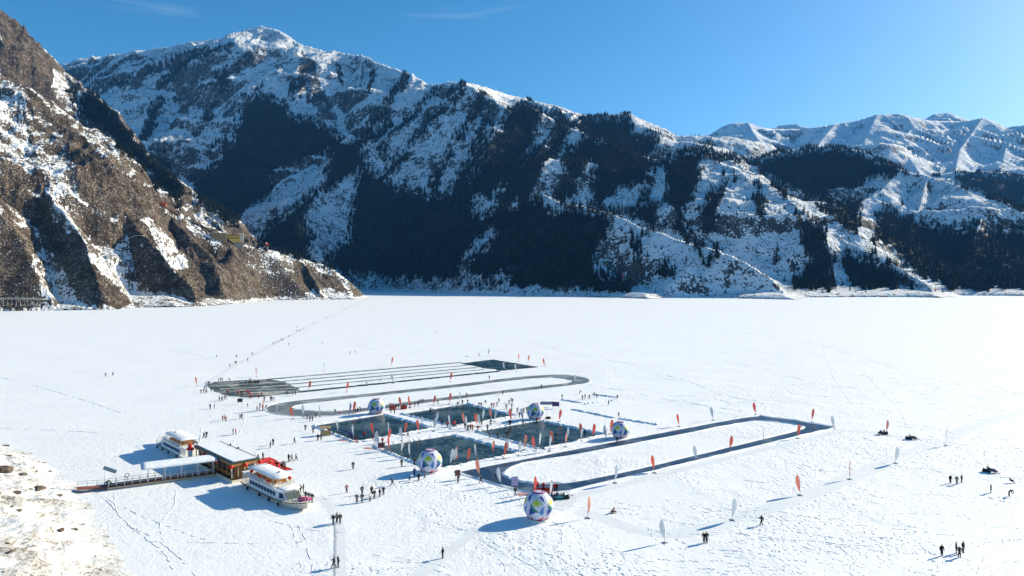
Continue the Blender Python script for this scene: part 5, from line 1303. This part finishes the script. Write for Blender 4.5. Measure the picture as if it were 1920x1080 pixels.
FLAGS = [
 ('around the leftmost rink', 'W634,814 W663,823 W702,836 R700,818 W711,842 W727,816 R728,829 W754,826 R758,816 R786,812 W790,805 W813,809'),
 ('around the back rink', 'W817,796 W844,804 P871,797 W876,806 W900,801 W904,790 P922,788 W927,791 R895,800 W950,783 R959,791'),
 ('around the right rink', 'W981,791 W1007,788 R1048,791 W1063,827 P1060,838 W1089,827 R1092,821 R1111,821 W1137,825 R1144,814 R1037,834 W1030,846 W1011,841 R1003,846 P982,844'),
 ('along the front edge of the front rink', 'W769,859 W752,853 W844,874 W851,869 P858,868 R876,869 W893,861 R923,856 R945,860 W954,852 W972,855 R730,846'),
 ('around the blue skating track', 'P899,895 W939,911 W1153,906 R1227,887 W1306,864 R1368,845 W1431,832 R1495,822 R1417,778 W1337,788 R1273,800 R1522,792 R1165,822'),
 ('beside the ball at the bottom', 'R1001,930 W1031,938'),
 ('along the snow road at the right', 'P1102,972 W1246,1018 W1373,976 P1500,929 R1593,899 W1679,869 W1774,836 P1662,812 W1564,804'),
 ('around the start area', 'R481,706 P369,724 W388,734 R493,770 W519,777 R549,786 W600,782 W570,782'),
 ('along the sprint lanes and the grey oval', 'W607,696 R734,684 W915,667 R972,677 P990,680 R1021,687 W946,695 W968,697 R579,732 R650,735 W713,714 W737,719 R844,716 W655,777 R662,776 W1076,720 R752,764 R768,765 R813,761 R842,757 W861,756 W693,775'),
]
frnd = random.Random(8); NM = {'R': ('red', f_red), 'W': ('white', f_wht), 'P': ('faded pink', f_pnk)}
for ph, s_ in FLAGS:
    L = [(q[0], *map(float, q[1:].split(','))) for q in s_.split()]
    for c in 'RWP':
        M_ = sorted([q for q in L if q[0] == c], key=lambda q: (q[1], q[2]))
        for k, (_, x, y) in enumerate(M_):
            g = G(x, y); rz = frnd.choice([0, .3, -.4, 2.9, 3.3, .9, -1.0, 2.3])
            t = empty('feather_flag', (g.x, g.y, 0), rz); s = frnd.uniform(.98, 1.14); t.scale = (s, s, s)
            if (x, y) == (1246, 1018): t.rotation_euler.z = 3.0
            lb = f'{NM[c][0]} feather flag {ph}' if len(M_) == 1 else f'{ORD[k]} from left of {NM[c][0]} feather flags {ph}'
            tag(t, lb, 'flag', 'feather flags ' + ph)
            sl = bpy.data.objects.new('sail', sails[frnd.randrange(3)]); C.objects.link(sl); sl.parent = t; sl.material_slots[0].link = 'OBJECT'; sl.material_slots[0].material = NM[c][1]
            for nm, me in (('pole', pole_me), ('base', base_me)): q = bpy.data.objects.new(nm, me); C.objects.link(q); q.parent = t
# ================================================================ inflatable balls
def ball_mat():
    m, nt, b = newmat('ball_fabric'); L = nt.links
    a = N(nt, 'Attribute', attribute_name='panel'); tc = N(nt, 'TexCoord').outputs['Object']
    L.new(mixc(nt, ramp(nt, noise(nt, tc, 1.5, 3, .6), .3, .7), a.outputs['Color'], a.outputs['Color']), b.inputs['Base Color'])
    b.inputs['Roughness'].default_value = .45; b.inputs['Specular IOR Level'].default_value = .3; b.inputs['Subsurface Weight'].default_value = 0
    bn = N(nt, 'Bump'); bn.inputs['Strength'].default_value = .5; bn.inputs['Distance'].default_value = .08
    L.new(noise(nt, tc, 2.2, 3, .6), bn.inputs['Height']); L.new(bn.outputs[0], b.inputs['Normal']); return m
m_ball = ball_mat()
def ball_mesh():
    bm = bmesh.new(); nu, nv = 96, 56; rows = []
    for j in range(nv + 1):
        la = -math.pi / 2 + math.pi * j / nv; row = []
        for i in range(nu):
            lo = 2 * math.pi * i / nu; r = 2.56 + .035 * abs(math.sin(lo * 5)) * math.cos(la)      # gores bulge between the seams
            row.append(bm.verts.new((r * math.cos(la) * math.cos(lo), r * math.cos(la) * math.sin(lo), max(-2.2, r * math.sin(la)))))
        rows.append(row)
    for j in range(nv):
        for i in range(nu): bm.faces.new((rows[j][i], rows[j][(i + 1) % nu], rows[j + 1][(i + 1) % nu], rows[j + 1][i]))
    bmesh.ops.remove_doubles(bm, verts=bm.verts, dist=.002); bmesh.ops.recalc_face_normals(bm, faces=bm.faces)
    me = bpy.data.meshes.new('ball'); bm.to_mesh(me); bm.free()
    at = me.color_attributes.new('panel', 'FLOAT_COLOR', 'CORNER'); cols = []
    WH = (.62, .62, .70); BL = (.02, .045, .28); GR = (.02, .20, .13); LB = (.06, .22, .55); YL = (.50, .58, .06); RD = (.60, .02, .06); VI = (.09, .06, .36)
    def tri(u, v, a, b, c):
        def s(p, q): return (u - q[0]) * (p[1] - q[1]) - (p[0] - q[0]) * (v - q[1])
        d1, d2, d3 = s(a, b), s(b, c), s(c, a); return not ((d1 < 0 or d2 < 0 or d3 < 0) and (d1 > 0 or d2 > 0 or d3 > 0))
    for p in me.polygons:
        c = p.center; lo = math.degrees(math.atan2(c.y, c.x)) % 72; la = math.degrees(math.asin(max(-1, min(1, c.z / max(.1, c.length))))); u = lo; v = la; col = WH
        if la > 63: col = VI if int(math.degrees(math.atan2(c.y, c.x)) / 18) % 2 else BL
        if la > 76: col = WH
        if tri(u, v, (10, 20), (56, 24), (30, 44)) or tri(u, v, (16, 16), (46, 18), (32, 30)): col = YL
        if tri(u, v, (0, -22), (10, 18), (36, -4)): col = BL
        if tri(u, v, (8, 24), (18, -2), (44, -6)): col = GR
        if tri(u, v, (42, -6), (62, 18), (58, -22)): col = LB
        if tri(u, v, (48, 48), (71, 24), (64, 60)): col = BL
        if tri(u, v, (18, -54), (66, -24), (54, -62)): col = RD
        if tri(u, v, (0, -40), (10, -28), (12, -58)): col = RD
        cols += [(*col, 1)] * p.loop_total
    at.data.foreach_set('color', np.array(cols, np.float32).reshape(-1)); me.polygons.foreach_set('use_smooth', [True] * len(me.polygons)); me.materials.append(m_ball); return me
bme = ball_mesh()
for px, py, wpx, rz, lb in ((706, 778, 32, .3, 'at the top corner of the leftmost rink'), (1004, 788, 33, 1.6, 'between the back rink and the right rink'), (1163, 823, 34, 2.4, 'at the right corner of the right rink'),
                        (806, 888, 46, 4.1, 'at the front rink'), (1010, 978, 57, 5.2, 'nearest, at the bottom')):
    g = G(px, py); s = wpx * g.y / F / 5.12; g = g + Vector((0, 1.3 * s, 0)) ; g.x = (px - 960) / F * g.y
    t = empty('inflatable_ball', g, rz); t.scale = (s, s, s); tag(t, 'giant white inflatable ball with coloured triangles ' + lb, 'inflatable ball', 'inflatable balls around the rinks')
    o = link('ball', bme, t); o.location = (0, 0, 2.2)
    m = MB(); m.ring((0, 0, 4.62), .85, .12, 'Z', 20); m.build('crown_band', paint('pink_band', (.55, .2, .3), .6), t, True)
    m = MB(); m.ring((0, 0, .12), 1.9, .16, 'Z', 24); m.build('foot_ring', white, t, True)
    m = MB()
    for k in range(4): a = k * 1.57 + .6; m.bar((2.3 * math.cos(a), 2.3 * math.sin(a), 2.3), (3.4 * math.cos(a), 3.4 * math.sin(a), .02), .02, seg=4)
    m.build('guy_rope', grey, t)
# ================================================================ sledges, motors, stalls
def snowmobile(x, y, rz, lb, col, rider):
    g = G(x, y); t = empty('snowmobile', g, rz); tag(t, lb, 'snowmobile', 'snowmobiles on the ice'); c = paint(rider + '_cowl', col, .3, .5)
    MB().loft([[Vector((a, w, z0)), Vector((a, w * .8, z1)), Vector((a, -w * .8, z1)), Vector((a, -w, z0))] for a, w, z0, z1 in ((-1.3, .2, .35, .5), (-.9, .34, .25, .75), (-.3, .36, .25, .85), (.3, .25, .3, .6))]).build('cowl', c, t)
    MB().loft([[Vector((a, .2, .45)), Vector((a, .17, z)), Vector((a, -.17, z)), Vector((a, -.2, .45))] for a, z in ((.1, .7), (.9, .72), (1.3, .9))]).build('seat', blk, t)
    MB().loft([[Vector((a, .22, z0)), Vector((a, .22, z1)), Vector((a, -.22, z1)), Vector((a, -.22, z0))] for a, z0, z1 in ((-.1, .02, .3), (.2, 0, .44), (1.1, 0, .44), (1.45, .12, .4))]).build('track', blk, t)
    for s in (.38, -.38): MB().loft([[Vector((a, s + .07, z)), Vector((a, s - .07, z)), Vector((a, s - .07, z + .04)), Vector((a, s + .07, z + .04))] for a, z in ((-1.75, .22), (-1.5, .02), (-.5, .0))]).bar((-1.0, s, .04), (-.9, s * .7, .4), .04).build('ski', grey, t)
    MB().bar((-.35, 0, .8), (-.15, 0, 1.05), .03).bar((-.15, .35, 1.05), (-.15, -.35, 1.05), .03).build('handlebar', grey, t)
    MB().loft([[Vector((-.75, .28, .8)), Vector((-.5, .3, 1.15)), Vector((-.48, .3, 1.13)), Vector((-.72, .28, .78))], [Vector((-.75, -.28, .8)), Vector((-.5, -.3, 1.15)), Vector((-.48, -.3, 1.13)), Vector((-.72, -.28, .78))]]).build('windscreen', glass, t)
    q = Vector((math.cos(rz) * .45, math.sin(rz) * .45, .34)); rc = rider.split('_')[0]
    person(g.x + q.x, g.y + q.y, q.z, rc, 'sitting', rz - math.pi / 2, f'person in {rc} riding the ' + lb.replace('small ', ''), 'snowmobile riders', g.y < 160)
snowmobile(1040, 936, .2, 'dark snowmobile behind the bottom ball, left of the pair', (.02, .05, .12), 'navy_a')
snowmobile(1053, 936, .1, 'teal snowmobile behind the bottom ball, right of the pair', (.03, .22, .26), 'black_b')
snowmobile(1655, 815, .1, 'dark snowmobile beside the faded flag, left one of two', (.02, .02, .03), 'black_c')
snowmobile(1709, 824, 2.9, 'dark snowmobile on the snow road, right one of two', (.02, .02, .03), 'grey_d')
snowmobile(1857, 886, 2.6, 'dark blue snowmobile far at the right above the walkers', (.02, .03, .09), 'navy_e')
def sled(x, y, col, lb, rider=None):
    g = G(x, y); t = empty('ice_sled', g, .3); tag(t, lb, 'sled', 'sleds on the ice'); c = paint(col + '_sled', JK[col], .5)
    MB().box((0, 0, .24), (1.0, .55, .05)).build('seat', c, t)
    for s in (.24, -.24): MB().bar((-.55, s, .05), (.5, s, .05), .03).bar((-.55, s, .05), (-.7, s, .2), .03).bar((-.3, s, .05), (-.3, s, .24), .03).bar((.3, s, .05), (.3, s, .24), .03).build('runner', grey, t)
    if rider: person(g.x + .15, g.y, .2, rider, 'sitting', -1.3, f'child in {rider} sitting on the ' + lb.split(' ', 1)[1], 'children on sleds', g.y < 160, .8)
sled(1150, 962, 'black', 'black sled right of the bottom ball', 'orange'); sled(636, 777, 'red', 'red sled at the back edge above the leftmost rink', 'red')
for k in range(6): sled(640 + k * 4.6, 811 + k * 2.2, 'blue', f'blue chair sled at the leftmost rink edge, {ORD[k]} of six from the left')
for k, (x, y, c) in enumerate(((862, 889, 'brown'), (969, 917, 'purple'))): pass
def board(x, y, w, h, col, lb, rz=.2, legs=True):
    g = G(x, y); t = empty('sign_board', g, rz); tag(t, lb, 'sign board'); z = .7 if legs else .05
    MB().box((0, 0, z + h / 2), (w, .06, h), bevel=.01).build('panel', col, t)
    m = MB()
    for s in (-1, 1): m.bar((s * w * .42, .06, 0), (s * w * .42, .06, z + h), .03); m.bar((s * w * .42, .06, .7), (s * w * .42, .6, 0), .025)
    m.build('stand', grey, t)
board(858, 899, 1.1, 1.2, paint('brown_board', (.16, .07, .05), .6), 'brown notice board at the left corner of the blue track')
board(965, 917, 1.3, 1.7, paint('lilac_board', (.42, .36, .55), .6), 'lilac and white notice board left of the bottom ball')
board(1042, 766, 2.2, 1.4, paint('violet_board', (.05, .04, .12), .6), 'dark violet board behind the right rink ball', 0)
board(1026, 763, 4.5, 1.0, paint('grey_board', (.2, .2, .3), .6), 'long low grey board behind the right rink ball', 0)
board(668, 829, 1.1, 1.1, paint('dark_board', (.06, .05, .05), .6), 'dark box board at the front corner of the leftmost rink')
board(715, 845, 1.6, 1.2, paint('maroon_board', (.12, .04, .05), .6), 'maroon board at the left corner of the front rink')
board(450, 758, 1.6, 1.2, paint('black_board', (.03, .03, .04), .6), 'black board on the snow in front of the start area')
g = G(610, 816); t = empty('stall', g, .25); tag(t, 'tan canvas stall at the left corner of the leftmost rink', 'stall')
MB().box((0, 0, .6), (2.4, 1.0, 1.1), bevel=.03).build('counter', paint('tan_canvas', (.50, .34, .15), .8, .1, .2, 0, 2, .4), t)
for sx in (-1.2, 1.2): MB().bar((sx, .5, 0), (sx, .5, 2.1), .04).build('pole', grey, t)
MB().loft([[Vector((-1.4, -.8, 1.9)), Vector((-1.4, 0, 2.35)), Vector((-1.4, .8, 1.9))], [Vector((1.4, -.8, 1.9)), Vector((1.4, 0, 2.35)), Vector((1.4, .8, 1.9))]]).build('canopy', PT['tan_canvas'], t)
o = MB().ring((0, 0, .28), .6, .27, 'Z', 16).build('snow_tube', blk, None, True); o.location = G(1028, 785); tag(o, 'black rubber snow tube right of the ball at the right rink', 'snow tube')
for x, y, w, lb in ((652, 826, 5, 'pink mat at the front left edge of the leftmost rink'), (702, 841, 5, 'pink mat at the left corner of the front rink'), (985, 927, 3, 'pink mat left behind the bottom ball')):
    o = MB().box((0, 0, .04), (w, 1.3, .06), rz=-.2, bevel=.02).build('mat', paint('pink_mat', (.62, .28, .27), .8)); o.location = G(x, y, .02); tag(o, lb, 'mat')
for k, (x, y) in enumerate(((736, 768), (757, 767), (1010, 926), (1026, 926))):
    o = MB().box((0, 0, .35), (2.0, .6, .7), bevel=.04).box((0, .35, .8), (2.0, .08, .5)).build('bench', redp); o.location = G(x, y); tag(o, 'red bench ' + ('left of the crowd at the leftmost rink', 'right of the crowd at the leftmost rink', 'left behind the bottom ball', 'right behind the bottom ball')[k], 'bench')
# ================================================================ rocks and dry grass on the near slope
def rock_mesh(s):
    r_ = random.Random(s); bm = bmesh.new(); bmesh.ops.create_icosphere(bm, subdivisions=2, radius=1)
    for v in bm.verts: v.co *= r_.uniform(.72, 1.2); v.co.z *= .55
    me = bpy.data.meshes.new('rock'); bm.to_mesh(me); bm.free(); me.materials.append(paint('boulder', (.13, .10, .075), .9, .1, .3, 0, 4, .8)); return me
rocks = [rock_mesh(k) for k in range(4)]
def on_slope(px, py):
    d = (CAMH) * F / (py - HZ)
    for _ in range(30):
        z = slope_z((px - 960) / F * d, d); d = .5 * d + .5 * (CAMH - z) * F / (py - HZ)
    return Vector(((px - 960) / F * d, d, slope_z((px - 960) / F * d, d)))
RK = [(10, 836, .7, 'brown'), (16, 855, .5, ''), (4, 882, 1.7, 'large golden brown'), (38, 890, .8, ''), (72, 916, 1.1, 'wide brown'), (30, 924, .6, ''), (56, 918, .4, ''), (96, 916, .5, ''), (108, 928, .6, ''), (22, 952, .35, ''), (34, 957, .4, ''), (115, 993, .45, ''), (139, 993, .45, ''), (43, 857, .3, ''), (72, 866, .3, ''), (82, 868, .3, ''), (68, 884, .3, ''), (94, 884, .3, ''), (20, 1035, .4, ''), (12, 1020, .4, '')]
for k, (x, y, s, ad) in enumerate(RK):
    p = on_slope(x, y); o = bpy.data.objects.new('boulder', rocks[k % 4]); C.objects.link(o); o.location = p - Vector((0, 0, s * .1)); o.scale = (s * 1.4, s, s); o.rotation_euler.z = k * 1.3
    size = 'large' if s > 1 else 'medium' if s > .45 else 'small'
    tag(o, (ad + ' boulder' if ad else f'{size} dark rock') + f' in the snow of the near slope, {ORD[sorted(RK).index(RK[k])]} from the left', 'rock', 'rocks on the near slope')
bm = bmesh.new(); gr = random.Random(5)
for k in range(150):
    px, py = gr.uniform(0, 150), gr.uniform(850, 1078)
    if px > 60 + (py - 850) * .45: continue
    c = on_slope(px, py)
    for j in range(16):
        a = gr.uniform(0, 6.28); r_ = gr.uniform(.05, .3); h = gr.uniform(.2, .55); b = c + Vector((r_ * math.cos(a), r_ * math.sin(a), 0)); d = Vector((math.cos(a) * .18, math.sin(a) * .18, h)); q = Vector((-math.sin(a), math.cos(a), 0)) * .02
        bm.faces.new([bm.verts.new(b + q), bm.verts.new(b - q), bm.verts.new(b + d)])
me = bpy.data.meshes.new('dry_grass'); bm.to_mesh(me); bm.free(); o = link('dry_grass', me, mats=[paint('straw', (.42, .30, .14), .9)]); tag(o, kind='stuff'); o['label'] = 'dry yellow grass poking through the snow of the near slope'
# ================================================================ air
m = bpy.data.materials.new('air'); m.use_nodes = True; nt = m.node_tree; nt.nodes.clear()
out = nt.nodes.new('ShaderNodeOutputMaterial'); pv = nt.nodes.new('ShaderNodeVolumePrincipled')
pv.inputs['Color'].default_value = (0.12, 0.42, 1.0, 1); pv.inputs['Density'].default_value = 2.4e-5; pv.inputs['Anisotropy'].default_value = 0.0
nt.links.new(pv.outputs[0], out.inputs['Volume'])
bm = bmesh.new(); bmesh.ops.create_cube(bm, size=1)
bmesh.ops.scale(bm, verts=bm.verts, vec=(24000, 16000, 3150)); bmesh.ops.translate(bm, verts=bm.verts, vec=(1500, 7000, 3150 / 2 - 430))
me = bpy.data.meshes.new('haze'); bm.to_mesh(me); bm.free()
tag(link('haze', me, mats=[m]), kind='stuff', label='thin pale blue air over the valley')
